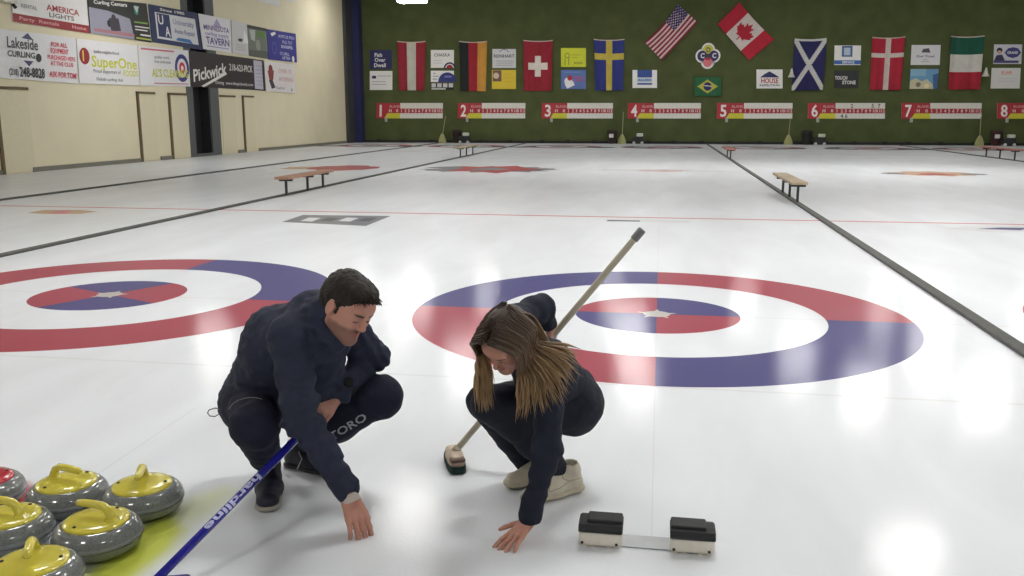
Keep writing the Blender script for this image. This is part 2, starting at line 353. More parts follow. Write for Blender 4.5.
bench(11.3, 30.9, 34.2, WOOD3, 'distant reddish bench at the far right edge', (31.2, 32.5, 33.8))
# ------------------------------------------------------------------ signs, banners and flags
FC = {}
def pc(rgb, rough=.6):
    return mat(rgb, rough, 'printed_colour', noise=.02)
W_, K_, NAVY, RED, YEL, BLU = (232, 232, 230), (30, 30, 34), (36, 40, 92), (176, 38, 52), (206, 196, 60), (50, 80, 150)
def sheet(name, label, cat, corners, base, items, group=None, th=.02, depth_out=.035):
    """flat printed board at its real place: corners TL TR BR BL in metres, items in 0..1 board units"""
    C = [np.array(c, float) for c in corners]; TL, TR, BR, BL = C
    n = np.cross(BL-TL, TR-TL); n /= np.linalg.norm(n)          # towards the hall
    W = np.linalg.norm(TR-TL); H = np.linalg.norm(BL-TL)
    org = TL.copy(); mb = MB()
    def P(u, v, k=0): return (TL*(1-u)+TR*u)*(1-v)+(BL*(1-u)+BR*u)*v+n*(depth_out+k*.0022)-org
    q = [P(0, 0), P(1, 0), P(1, 1), P(0, 1)]; qb = [p-n*th for p in q]
    mb.add(q+qb, [(0, 3, 2, 1), (4, 5, 6, 7), (0, 1, 5, 4), (1, 2, 6, 5), (2, 3, 7, 6), (3, 0, 4, 7)], pc(base))
    k = 1
    for it in items:
        t = it[0]
        if t == 'r':
            _, a, b_, c, d, col = it; mb.add([P(a, b_, k), P(a, d, k), P(c, d, k), P(c, b_, k)], [(0, 1, 2, 3)], pc(col))
        elif t == 'p':
            mb.add([P(u, v, k) for u, v in it[1]], [tuple(range(len(it[1])))], pc(it[2]))
        elif t == 'c':
            _, u, v, r, col = it[:5]; r0 = it[5] if len(it) > 5 else 0; a0, a1 = it[6] if len(it) > 6 else (0, 2*PI)
            N = 28; vs = []; fs = []
            for i in range(N+1):
                A = a0+(a1-a0)*i/N
                for rr in (r0, r): vs.append(P(u+rr*math.cos(A)*H/W, v-rr*math.sin(A), k))
            for i in range(N): fs.append((2*i, 2*i+2, 2*i+3, 2*i+1))
            mb.add(vs, fs, pc(col))
        elif t == 't':
            _, s, u, v, h, col = it[:6]; wid = it[6] if len(it) > 6 else None; rise = it[7] if len(it) > 7 else 0
            tv, tf = text_mesh(s, .022)
            if not len(tv): continue
            sx = h/.7*H/W
            if wid and s != '1': sx = wid/max(tv[:, 0].max(), 1e-6)
            mb.add([P(u+x*sx, v-y*h/.7-rise*x*sx, k) for x, y, z in tv], tf, pc(col))
        k += 1
    o = mb.build(name); o.location = org; tag(o, label, cat, group); return o
def wallrect(x0, y0, x1, y1, sk=0):
    Y = WALL_Y-.002
    return [at_y(x0, y0, Y), at_y(x1, y0, Y), at_y(x1-sk, y1, Y), at_y(x0-sk, y1, Y)]
def quad_y(*p): return [at_y(x, y, WALL_Y-.002) for x, y in p]
def quad_x(*p): return [at_x(x, y, WALL_X+.002) for x, y in p]
def lines(x0, x1, y, n, dy, col, r=None, h=.03):
    r = r or random.Random(int(y*100)+n); out = []
    for i in range(n):
        out.append(('r', x0+r.random()*.05, y+i*dy, x1-r.random()*.15, y+i*dy+h, col))
    return out
GY = (150, 150, 160)
# small boards on the green wall
G = 'sponsor boards on the green wall'
sheet('wall_sign', 'navy blue board with three white words, upper board left of the red-white-red flag', 'sign', wallrect(370, 50, 392, 69), (38, 38, 92), [('t', 'Fish', .22, .36, .2, W_), ('t', 'Over', .22, .62, .2, W_), ('t', 'Dwell', .2, .9, .2, W_)], G)
sheet('wall_sign', 'white board with a small dark block, lower board left of the red-white-red flag', 'sign', wallrect(370, 71, 392.5, 90), W_, [('r', .1, .25, .28, .4, NAVY)]+lines(.3, .98, .25, 1, .1, GY)+lines(.1, .8, .55, 2, .14, GY), G)
sheet('wall_sign', 'white board with a rings mark in its corner, between the first two flags', 'sign', wallrect(431, 50, 454, 68.5), W_, [('t', 'CHASKA', .14, .35, .17, (110, 110, 118), .7), ('c', .82, 1.0, .34, NAVY, .25, (0, PI)), ('c', .82, 1.0, .2, RED, 0, (0, PI)), ('r', 0, .97, 1, 1.0, K_)]+lines(.12, .6, .55, 2, .14, (190, 190, 200)), G)
sheet('wall_sign', 'white board with a navy dome, middle one between the first two flags', 'sign', wallrect(431, 70.7, 454, 82), W_, [('c', .72, 1.0, .85, (48, 52, 120), 0, (0, PI)), ('r', .6, .45, .9, .6, (120, 130, 190))]+lines(.05, .35, .2, 3, .25, GY, h=.08), G)
sheet('wall_sign', 'narrow board of four pale squares, lowest between the first two flags', 'sign', wallrect(431, 83, 454, 90), K_, [('r', .03+.25*i, .05, .22+.25*i, .62, (200, 200, 200)) for i in range(4)]+[('r', .03, .72, .65, .95, (190, 190, 190))], G)
sheet('wall_sign', 'white board with dark capitals, upper one right of the black-red-gold flag', 'sign', wallrect(492.5, 49, 516, 68), (206, 208, 210), [('t', 'REINHART', .06, .45, .16, (70, 70, 90), .88), ('c', .5, .3, .3, (120, 120, 130), .26, (.5, PI-.5))]+lines(.15, .95, .62, 3, .11, GY), G)
sheet('wall_sign', 'orange-yellow board with a small photo in its corner, right of the black-red-gold flag', 'sign', wallrect(492, 70, 516, 89), (216, 190, 52), [('r', .04, .02, .4, .6, (110, 84, 70)), ('c', .18, .3, .16, (214, 190, 170))]+lines(.45, .95, .2, 3, .2, (200, 170, 40)), G)
sheet('wall_sign', 'bright yellow-green board with a line drawing between two flags', 'sign', wallrect(561, 48, 586, 67), (206, 212, 50), [('c', .25, .4, .14, (120, 130, 40), .1), ('r', .15, .55, .18, .9, (120, 130, 40)), ('r', .3, .5, .33, .9, (120, 130, 40)), ('t', 'SOLID', .52, .85, .12, (110, 120, 40))]+lines(.4, .8, .35, 2, .14, (150, 160, 50)), G)
sheet('wall_sign', 'blue board with white curling figure and red lettering', 'sign', wallrect(561, 70, 586, 89), (92, 118, 178), [('c', .3, .6, .22, W_), ('p', [(.15, .75), (.5, .6), (.55, .8), (.25, .98)], W_), ('c', .36, .42, .14, RED), ('t', 'COLD', .52, .58, .24, (200, 60, 90), .4)]+lines(.1, .9, .1, 1, .1, (120, 150, 200)), G)
sheet('wall_sign', 'white board with a big blue block, alone left of the tilted flags', 'sign', wallrect(632.5, 70, 657, 88), W_, [('r', .2, .0, .8, .42, BLU), ('r', .2, .46, .8, .66, (170, 190, 215)), ('t', 'ALLIED', .22, .62, .13, (80, 100, 150), .55), ('r', .2, .72, .8, .82, BLU)], G)
sheet('wall_sign', 'white board with a navy roof and red lettering, left of the saltire flag', 'sign', wallrect(756.4, 69.5, 782.5, 88.5), W_, [('p', [(.14, .42), (.3, .25), (.5, .1), (.7, .25), (.88, .42)], NAVY), ('t', 'HOUSE', .18, .72, .26, RED, .66), ('t', 'INSPECTION', .12, .88, .1, NAVY, .76)], G)
sheet('wall_sign', 'white board with a blue square and blue foot band right of the saltire flag', 'sign', wallrect(834.5, 45.5, 861, 65, .6), W_, [('r', .28, .02, .68, .58, (70, 100, 150)), ('r', .36, .12, .6, .5, (180, 195, 210)), ('r', .0, .76, 1, .96, (60, 104, 176)), ('t', 'SERVICE', .3, .92, .12, W_)], G)
sheet('wall_sign', 'black board with white lettering right of the saltire flag', 'sign', wallrect(834, 70.5, 858.5, 88, .4), (40, 42, 46), [('t', 'TOUCH', .04, .52, .2, W_, .5), ('t', 'STONE', .34, .78, .2, W_, .55)], G)
sheet('wall_sign', 'white board with a small dark emblem right of the white-crossed red flag', 'sign', wallrect(911.5, 45, 940.5, 65, 1), (218, 218, 222), [('p', [(.35, .38), (.4, .2), (.6, .16), (.66, .38)], (80, 80, 90)), ('t', 'Silver Thread', .18, .62, .12, (110, 110, 150), .62)]+lines(.35, .65, .72, 2, .1, GY), G)
sheet('wall_sign', 'photo board of blue sky over pale stones near the white-crossed red flag', 'sign', wallrect(910.5, 69, 938.5, 89, 1.2), (104, 152, 190), [('r', 0, 0, .55, .35, (130, 175, 200)), ('p', [(0, 1), (0, .6), (.2, .45), (.42, .62), (.6, .5), (.8, .75), (.85, 1)], (196, 190, 160)), ('c', .3, .78, .12, (120, 110, 90)), ('c', .6, .85, .12, (226, 214, 170)), ('p', [(.8, .3), (1, .2), (1, 1), (.85, 1)], (60, 96, 140))], G)
sheet('wall_sign', 'white board with a dark figure and a navy badge, top right of green wall', 'sign', wallrect(994, 44.5, 1022, 64, 1), (200, 200, 210), [('c', .2, .3, .14, K_), ('c', .2, .4, .1, (190, 160, 140)), ('p', [(.02, .85), (.1, .55), (.3, .52), (.42, .85)], (50, 50, 80)), ('p', [(.38, .42), (.5, .2), (.68, .14), (.86, .2), (.97, .42), (.86, .62), (.68, .7), (.5, .62)], (58, 56, 122)), ('t', 'GRAND', .48, .48, .13, W_, .38), ('r', 0, .82, .9, .95, (70, 70, 120))], G)
sheet('wall_sign', 'white board with pale red lettering, lowest at the right edge of the green wall', 'sign', wallrect(991.5, 68, 1020.5, 88.5, 1.2), (214, 214, 212), [('t', 'RUHR', .35, .32, .18, (210, 130, 120), .36)]+lines(.2, .9, .5, 2, .13, (190, 190, 200)), G)
# four-lobed club emblem
def lobes():
    c = at_y(708.6, 56, WALL_Y-.002); s = 46.0/888
    TL = at_y(696, 43, WALL_Y-.002); TR = at_y(721, 43, WALL_Y-.002); BR = at_y(721, 69, WALL_Y-.002); BL = at_y(696, 69, WALL_Y-.002)
    n = np.array([0, -1., 0]); W = np.linalg.norm(TR-TL); H = np.linalg.norm(BL-TL); mb = MB()
    def disc_(u, v, r, z, col, a0=0, a1=2*PI, r0=0):
        N = 28; vs = []; fs = []
        for i in range(N+1):
            A = a0+(a1-a0)*i/N
            for rr in (r0, r): vs.append(TL*0+np.array([(u+rr*math.cos(A))*W, 0, -(v-rr*math.sin(A))*H])+n*z)
        for i in range(N): fs.append((2*i, 2*i+2, 2*i+3, 2*i+1))
        mb.add(vs, fs, pc(col))
        if r0 == 0 and z < .03:
            mb.add([v+n*-.025 for v in vs[1::2]]+vs[1::2], [(i, i+1, len(vs)//2+i+1, len(vs)//2+i) for i in range(len(vs)//2-1)], pc(col))
    L = [(.5, .27), (.27, .5), (.73, .5), (.5, .73)]
    for u, v in L+[(.5, .5)]: disc_(u, v, .27, .028, W_)
    disc_(.5, .27, .2, .031, (200, 196, 90)); disc_(.27, .5, .2, .033, (50, 48, 100)); disc_(.73, .5, .2, .033, (50, 48, 100)); disc_(.5, .75, .18, .035, (214, 120, 130)); disc_(.5, .5, .09, .037, (50, 60, 50))
    disc_(.5, .66, .1, .039, (180, 30, 50), 0, PI)
    for s_, u, v, col in (('D', .43, .36, (90, 80, 20)), ('C', .2, .58, W_), ('C', .67, .58, W_)):
        tv, tf = text_mesh(s_, .03); mb.add([np.array([(u+x*.24)*W, 0, -(v-y*.26)*H])+n*.042 for x, y, z in tv], tf, pc(col))
    o = mb.build('club_emblem'); o.location = TL; tag(o, 'round four-lobed emblem with letters between the two tilted flags', 'emblem')
lobes()
# scoreboards
def scoreboard(n, x0, y0, x1, y1):
    tx = (x1-x0)
    it = [('r', 0, 0, .165, 1, (176, 44, 54)), ('t', str(n), .045, .86, .74, (236, 232, 230), .085), ('r', .165, 0, .36, .36, (164, 46, 56)), ('r', .165, .36, 1, .66, (170, 44, 54)), ('r', .165, .66, .36, 1, (206, 200, 60)),
          ('p', [(.12, 1), (.165, .66), (.2, .66), (.2, 1)], (206, 200, 60)), ('t', 'BLANK', .2, .3, .16, (210, 150, 150)), ('t', 'H', .19, .6, .2, (230, 215, 215)), ('t', '0', .3, .6, .2, (230, 215, 215))]
    for k in range(12): it.append(('t', str(k+1), .375+k*.052, .6, .2, (230, 205, 205)))
    for k in range(12): it.append(('r', .405+k*.052, .02, .407+k*.052, .34, (196, 196, 190))); it.append(('r', .405+k*.052, .68, .407+k*.052, .98, (196, 196, 190)))
    if n == 6:
        for q, u in ((2, .55), (5, .82), (7, .9)): it.append(('t', str(q), u, .3, .24, (90, 90, 90)))
        it.append(('t', '4 6', .42, .95, .24, (90, 90, 90)))
    o = sheet('scoreboard', 'long red and white curling scoreboard numbered %d on the green wall' % n, 'scoreboard', quad_y((x0, y0), (x1, y0), (x1-.3, y1), (x0-.3, y1)), (222, 221, 214), it, 'numbered scoreboards on the far wall', th=.03, depth_out=.035)
    # small rag or box hanging below the number end
    h = MB(); c = at_y(x0+9.5, y1+1.4, WALL_Y)-np.array(o.location); h.box((c[0]-.07, -.1, c[2]-.11), (c[0]+.07, -.01, c[2]+.12), pc((170, 170, 160)), .02); h.build('marker_box', o)
for n, (x0, x1) in enumerate(((377, 443), (458, 525.5), (542, 613), (628, 701), (717, 792.5), (808, 885), (901.5, 981.5), (997, 1079)), 1):
    scoreboard(n, x0, 103, x1, 118.3+.06*n)
# flags: woven cloth hanging from a short top hem, drawn by colour regions
def flag(name, label, corners, cols, fn, nx=48, ny=72, wave=.03, sag=.05, hem=None, seed=0):
    TL, TR, BR, BL = [np.array(c, float) for c in corners]; n = np.cross(BL-TL, TR-TL); n /= np.linalg.norm(n)
    if n[1] > 0: n = -n
    vs = []; H = np.linalg.norm(BL-TL); r = random.Random(seed); p1, p2 = r.random()*6, r.random()*6
    for j in range(ny+1):
        for i in range(nx+1):
            u, v = i/nx, j/ny
            P = (TL*(1-u)+TR*u)*(1-v)+(BL*(1-u)+BR*u)*v
            P = P+n*(.09+wave*math.sin(u*11+p1+1.5*v)*(.3+v)+wave*.6*math.sin(u*23+p2))
            P = P+(BL-TL)/H*sag*4*u*(1-u)*(1-v)
            vs.append(P-TL)
    fs = []; mi = []
    for j in range(ny):
        for i in range(nx):
            a = j*(nx+1)+i; fs.append((a, a+nx+1, a+nx+2, a+1)); mi.append(fn((i+.5)/nx, (j+.5)/ny))
    me = bpy.data.meshes.new(name); me.from_pydata(vs, [], fs)
    for c in cols: me.materials.append(mat(c, .85, 'flag_cloth', noise=.08, nscale=3))
    me.polygons.foreach_set('material_index', mi); me.polygons.foreach_set('use_smooth', [True]*len(fs))
    o = bpy.data.objects.new(name, me); COL.objects.link(o); o.location = TL
    s = o.modifiers.new('cloth', 'SOLIDIFY'); s.thickness = .006
    tag(o, label, 'flag', 'national flags on the green wall')
    if hem:
        h = MB(); 
        pts = [vs[i]+n*.004 for i in range(0, nx+1, 4)]; h.tube(pts, .028, mat(hem, .8, 'flag_hem'), 6); h.build('hem', o)
    return o
HEM = (206, 190, 180); FR = (146, 36, 52); FW = (196, 194, 184)
flag('flag', 'flag with a white band between two dark red bands, hung upright', quad_y((397.5, 41.5), (426, 41.5), (425, 90.5), (399.5, 90.5)), [FR, FW], lambda u, v: 1 if .34 < u < .67 else 0, hem=HEM, seed=1)
flag('flag', 'black, red and gold flag hung upright', quad_y((459.5, 41.5), (487.5, 41.5), (486, 91.5), (461, 91)), [(28, 32, 34), (150, 32, 44), (190, 138, 58)], lambda u, v: min(2, int(u*3)), hem=HEM, seed=2)
flag('flag', 'red flag with a short white cross in its middle', quad_y((523.5, 40.5), (553, 40.5), (552, 91), (524, 91)), [(146, 32, 48), (222, 216, 206)], lambda u, v: 1 if (abs(u-.5) < .11 and abs(v-.5) < .21) or (abs(v-.5) < .063 and abs(u-.5) < .34) else 0, hem=HEM, seed=3)
flag('flag', 'blue flag with a yellow cross, hung upright', quad_y((594, 39.5), (624.5, 39.5), (623, 90.5), (595.5, 90.5)), [(44, 54, 124), (190, 172, 72)], lambda u, v: 1 if abs(u-.5) < .1 or abs(v-.33) < .065 else 0, hem=HEM, seed=4)
def salt(u, v):
    d = min(abs(v-u), abs(v-(1-u)))
    return 1 if d < .085 or v < .035 else 0
flag('flag', 'dark navy flag with a white diagonal cross', quad_y((794.5, 38.5), (826.5, 38), (822.5, 90), (791.5, 90.5)), [(36, 36, 86), (196, 196, 194)], salt, seed=5)
flag('flag', 'red flag with a white off-centre cross, hung upright', quad_y((872, 37.5), (905, 37), (900.5, 90), (869.5, 90)), [(166, 34, 54), (200, 192, 184)], lambda u, v: 1 if abs(u-.5) < .075 or abs(v-.33) < .045 else 0, hem=HEM, seed=6)
flag('flag', 'green, white and red banded flag, hung with the green at the top', quad_y((950.5, 36.5), (984, 36), (979, 89.5), (947.8, 89.5)), [(20, 82, 66), (200, 198, 192), (160, 30, 50)], lambda u, v: 0 if v < .33 else (1 if v < .66 else 2), hem=HEM, seed=7)
def usa(u, v):                      # u along the fly, v across the stripes
    if u < .42 and v < 7/13:
        a = (u/.42*11) % 2; b_ = (v/(7/13)*9) % 2
        return 2 if not ((int(a) == int(b_)) and abs(a % 1-.5) < .28 and abs(b_ % 1-.5) < .3) else 1
    return 0 if int(v*13) % 2 == 0 else 1
# canton at the top: corners given canton, fly end ...
flag('flag', 'striped flag with a starred blue canton, pinned at a tilt', quad_y((678, 4), (644.5, 42), (662, 60.5), (697.5, 22.5)), [(136, 34, 56), (212, 184, 184), (58, 58, 100)], usa, nx=80, ny=65, wave=-.02, sag=.12, seed=8)
LEAF = [(0, -.5), (.1, -.32), (.22, -.38), (.18, -.1), (.3, -.22), (.34, -.14), (.5, -.17), (.44, 0), (.5, .06), (.24, .26), (.27, .35), (.03, .3), (.03, .5), (-.03, .5), (-.03, .3), (-.27, .35), (-.24, .26), (-.5, .06), (-.44, 0), (-.5, -.17), (-.34, -.14), (-.3, -.22), (-.18, -.1), (-.22, -.38), (-.1, -.32)]
def pip(x, y, P):
    c = False; j = len(P)-1
    for i in range(len(P)):
        if (P[i][1] > y) != (P[j][1] > y) and x < (P[j][0]-P[i][0])*(y-P[i][1])/(P[j][1]-P[i][1])+P[i][0]: c = not c
        j = i
    return c
def canada(u, v):
    if u < .27 or u > .73: return 0
    return 0 if pip((u-.5)/.40, (v-.5)/.72, LEAF) else 1
flag('flag', 'red and white flag with a red leaf, pinned at a tilt', quad_y((717.5, 24.5), (739.3, 2.5), (774, 39.5), (749, 60.5))[::1] and [at_y(739.3, 2.5, WALL_Y-.002), at_y(774, 39.5, WALL_Y-.002), at_y(749, 60.5, WALL_Y-.002), at_y(717.5, 24.5, WALL_Y-.002)], [(176, 34, 54), (206, 196, 192)], canada, nx=90, ny=60, sag=.05, wave=.02, seed=9)
def brazil(u, v):
    x, y = (u-.5), (v-.5)
    if math.hypot(x*1.45, y) < .22: return 3 if abs(y+.03-x*.15) < .03 else 2
    return 1 if abs(x)/.38+abs(y)/.36 < 1 else 0
flag('flag', 'green flag with a yellow diamond and a blue disc', quad_y((694, 77), (721, 77), (721, 96), (694, 96)), [(40, 98, 64), (188, 182, 76), (42, 48, 96), (200, 200, 200)], brazil, nx=64, ny=44, wave=.012, sag=0, seed=10)
# little white bells on the wall
for x, y, lab in ((791, 73, 'small white cone-shaped bell beside the saltire flag'), (984.5, 72, 'small white cone-shaped bell beside the green, white and red flag')):
    c = at_y(x, y, WALL_Y); t = MB(); t.lathe([(.0, .2), (.03, .2), (.05, .12), (.09, -.05), (.16, -.19), (.17, -.21), (.0, -.21)], mat((206, 204, 196), .5, 'white_bell'), n=20)
    t.box((-.02, 0, -.02), (.02, .14, .02), DARK); o = t.build('wall_bell'); o.location = (c[0], WALL_Y-.2, c[2]); tag(o, lab, 'bell')

# banners on the left wall
G2 = 'advertising banners on the beige wall'
sheet('banner', 'white banner with red lettering and a red foot band, top left corner', 'banner', quad_x((9.5, -18), (85, -2), (88.5, 33.5), (12, 21.5)), (226, 226, 225),
      [('r', 0, .78, 1, 1, (150, 40, 50)), ('t', 'AMERICA', .42, .55, .16, (168, 60, 66), .45), ('t', 'LIGHTS', .45, .72, .12, (110, 100, 96), .34), ('t', 'RENTAL', .1, .6, .1, (150, 150, 150), .2), ('t', 'Party  Rentals', .07, .93, .09, (214, 150, 150), .5), ('t', 'Home', .75, .93, .09, (214, 170, 170), .2)], G2)
sheet('banner', 'black banner with a game photo and green emblem in the top row', 'banner', quad_x((86.5, -2), (145.5, 3.5), (150.5, 42.5), (89.5, 33)), (44, 46, 44),
      [('p', [(0, .25), (.3, .3), (.66, .45), (.7, 1), (0, 1)], (150, 150, 166)), ('c', .3, .65, .1, K_), ('c', .38, .5, .12, (60, 56, 66)), ('p', [(.3, .5), (.46, .48), (.48, .82), (.32, .85)], (62, 58, 70)), ('r', .05, .84, .7, .93, (170, 120, 130)), ('t', 'Curling Centers', .08, .14, .1, W_, .55), ('c', .78, .2, .13, (60, 140, 110)), ('p', [(.74, .1), (.84, .1), (.79, .28)], (190, 200, 200)), ('r', .72, .5, .96, .54, (130, 170, 80)), ('r', .72, .62, .98, .65, W_), ('r', .72, .7, .94, .73, W_), ('r', .8, .82, .98, .86, W_), ('r', .72, .92, .98, .96, (180, 190, 80))], G2)
sheet('banner', 'navy framed banner with a white centre in the top row', 'banner', quad_x((147.5, 4), (196, 13), (201.5, 50), (151.5, 42)), (38, 48, 88),
      [('r', .1, .18, .93, .88, (216, 218, 222)), ('r', .13, .2, .38, .82, (44, 56, 100)), ('t', 'U', .15, .48, .24, W_, .1), ('t', 'A', .26, .78, .26, W_, .1), ('t', 'University', .44, .42, .14, (150, 150, 180), .44), ('t', 'Auto Repair', .44, .66, .13, (150, 150, 180), .44), ('p', [(.45, .85), (.5, .77), (.75, .77), (.8, .88)], (70, 120, 180)), ('t', 'Since 1985', .2, .12, .07, W_, .5)], G2)
sheet('banner', 'white banner with purple lettering in the top row', 'banner', quad_x((197.5, 13.5), (229.3, 19.5), (230.8, 53), (202.5, 49)), (230, 229, 234),
      [('p', [(.4, .3), (.55, .05), (.7, .3)], (180, 170, 210)), ('t', 'MINNESOTA', .1, .42, .14, (96, 84, 150), .84), ('t', 'curling supply', .12, .57, .1, (150, 140, 190), .8), ('t', 'TAVERN', .12, .82, .2, (96, 84, 150), .8), ('r', .12, .88, .9, .91, (170, 160, 200))], G2)
sheet('banner', 'narrow white banner with a small dark mark in the top row', 'banner', quad_x((230.3, 20), (246, 23.5), (248, 56), (231.6, 53)), (204, 204, 204),
      [('p', [(.35, .55), (.5, .5), (.68, .52), (.6, .6), (.4, .6)], (50, 50, 60)), ('p', [(.8, .2), (1, .5), (1, .62), (.7, .62)], (232, 232, 236))]+lines(.2, .9, .7, 3, .07, (180, 180, 180)), G2)
sheet('banner', 'dark green photo banner in the top row', 'banner', quad_x((246, 24.5), (265.3, 28.5), (267, 59), (248.5, 56)), (112, 118, 108),
      [('r', 0, 0, 1, .1, (50, 52, 50)), ('r', .5, .15, .9, .32, (90, 130, 60)), ('p', [(.1, .15), (.4, .12), (.35, .5), (.15, .45)], (176, 180, 176)), ('c', .5, .6, .18, (146, 150, 142)), ('p', [(.0, .8), (1, .75), (1, 1), (0, 1)], (90, 96, 88))], G2)
sheet('banner', 'blue banner with white lettering at the right end of the top row', 'banner', quad_x((266, 29), (295, 33.8), (296.3, 62.5), (267.8, 59.5)), (56, 58, 138),
      [('t', 'AVITUS PRO', .36, .22, .1, (190, 194, 226), .58), ('t', 'FULL TILT', .5, .4, .1, (190, 194, 226), .35), ('t', 'BONSPIEL', .45, .56, .1, (210, 214, 236), .42), ('t', 'CURL', .38, .8, .1, (190, 194, 226), .35), ('t', 'AFTER', .45, .94, .1, (190, 194, 226), .3), ('p', [(.1, .12), (.25, .05), (.28, .12), (.14, .22)], W_), ('c', .85, .9, .11, W_), ('c', .2, .6, .2, (84, 88, 168), .15)], G2)
sheet('banner', 'white banner with a cursive name and phone number, lower row, left edge', 'banner', quad_x((-14, 27), (74.5, 38), (77, 83.5), (-12, 77)), (226, 227, 230),
      [('p', [(.35, .14), (.42, .02), (.48, .16)], (74, 76, 112)), ('p', [(.36, .6), (.47, .6), (.42, .72)], (74, 76, 112)), ('t', 'Lakeside', .19, .36, .22, (84, 86, 92), .34), ('t', 'CURLING', .19, .54, .12, (70, 72, 78), .3), ('c', .53, .52, .09, (50, 50, 54)), ('t', '(218)', .2, .92, .13, (96, 96, 100), .1), ('t', '248-8828', .31, .94, .2, (54, 54, 58), .28), ('t', 'FOR ALL', .68, .24, .09, (214, 84, 100), .2), ('t', 'EQUIPMENT', .67, .38, .1, (214, 84, 100), .22), ('t', 'PURCHASED HERE', .63, .52, .09, (214, 84, 100), .34), ('t', 'AT THE CLUB', .66, .65, .09, (214, 84, 100), .28), ('t', 'ASK FOR TOM!', .64, .9, .12, (210, 70, 88), .34)], G2)
sheet('banner', 'white banner with yellow lettering beside a red disc, lower row', 'banner', quad_x((75.5, 38.5), (136, 45.5), (138.5, 85.5), (78.5, 83)), (230, 230, 232),
      [('c', .1, .38, .19, (150, 40, 42)), ('t', '1', .07, .49, .24, (226, 206, 110), .055), ('t', 'SuperOne', .2, .6, .25, (206, 208, 70), .77), ('t', 'FOODS', .72, .78, .14, (206, 208, 70), .26), ('t', 'quality neighborhood', .24, .28, .07, (130, 130, 136), .42), ('t', 'Proud supporters of', .22, .74, .08, (140, 140, 150), .45), ('t', 'Duluth curling club', .26, .92, .07, (140, 140, 146), .44)], G2)
sheet('banner', 'white banner with yellow lettering over red and blue target rings, lower row', 'banner', quad_x((137, 45.5), (187.5, 50.5), (189.5, 86.5), (139.5, 85.5)), (228, 228, 231),
      [('c', .84, .5, .38, (54, 60, 128), .26), ('c', .84, .5, .16, (196, 50, 66)), ('c', .84, .5, .07, W_), ('t', 'AL\'S CLEANING', .22, .76, .2, (202, 206, 76), .74), ('r', .04, .05, .68, .09, (206, 110, 120)), ('t', 'quality work', .28, .28, .07, (150, 150, 156), .3), ('t', 'free estimates', .28, .4, .07, (150, 150, 156), .32), ('r', .25, .92, .95, .945, (206, 130, 140))], G2)
sheet('banner', 'black banner with a white underlined script name, lower row', 'banner', quad_x((188, 50.5), (252.2, 58.8), (254, 90), (190.2, 86.5)), (48, 44, 44),
      [('t', 'Pickwick', .04, .86, .34, (228, 226, 222), .5, .6), ('p', [(.14, .97), (.52, .5), (.53, .58), (.18, 1.0)], (228, 226, 222)), ('t', '218-623-PICK', .58, .44, .2, (206, 204, 200), .4), ('t', 'Dining  www.thepickwick.com', .35, .88, .09, (200, 200, 200), .62)], G2)
sheet('banner', 'pale narrow panel with a dark edge at the end of the black banner', 'banner', quad_x((252.2, 58.8), (262.8, 60.4), (264.8, 91), (254, 90)), (52, 46, 46), [('r', .02, .04, .8, .96, (184, 182, 196))]+lines(.15, .8, .2, 6, .12, (160, 158, 176)), G2)
sheet('banner', 'white banner with a dark red figure at the right end of the lower row', 'banner', quad_x((263.5, 60.8), (293.8, 64.8), (295, 93), (265.5, 91.5)), (222, 219, 219),
      [('c', .18, .26, .16, (130, 56, 56)), ('p', [(.08, .3), (.28, .28), (.24, .6), (.12, .62)], (140, 70, 66)), ('p', [(.1, .62), (.22, .6), (.3, .85), (.18, .9)], (70, 66, 76)), ('t', 'OVER 75', .42, .34, .14, (216, 178, 180), .45), ('t', 'AN EVENING', .42, .62, .14, (214, 182, 176), .5), ('t', 'Tours at', .3, .9, .1, (160, 160, 166), .3), ('c', .85, .9, .06, (140, 140, 130))], G2)
sheet('banner', 'plain white banner cut by the top edge, above the banner rows', 'banner', quad_x((255.5, -12), (278.5, -7), (279.5, 6.8), (256.5, 1)), (220, 220, 218), lines(.1, .9, .3, 3, .15, (190, 190, 190)), G2)
sheet('banner', 'white banner at the top edge, further along the beige wall', 'banner', quad_x((283.5, -8), (294.5, -6), (295, 2.2), (284, .5)), (216, 216, 214), lines(.1, .9, .3, 2, .2, (190, 190, 190)), G2)
c = at_x(3, 2, WALL_X); m = MB(); m.box((0, -.3, -.02), (.22, .25, .3), mat((206, 202, 190), .5, 'bracket_paint'), .02); m.tube([(.1, .2, -.02), (.16, .24, -.12)], .04, DARK, 8)
o = m.build('wall_speaker'); o.location = (WALL_X, c[1], c[2]); tag(o, 'small pale box fixed to the beige wall at the top left corner', 'wall box')

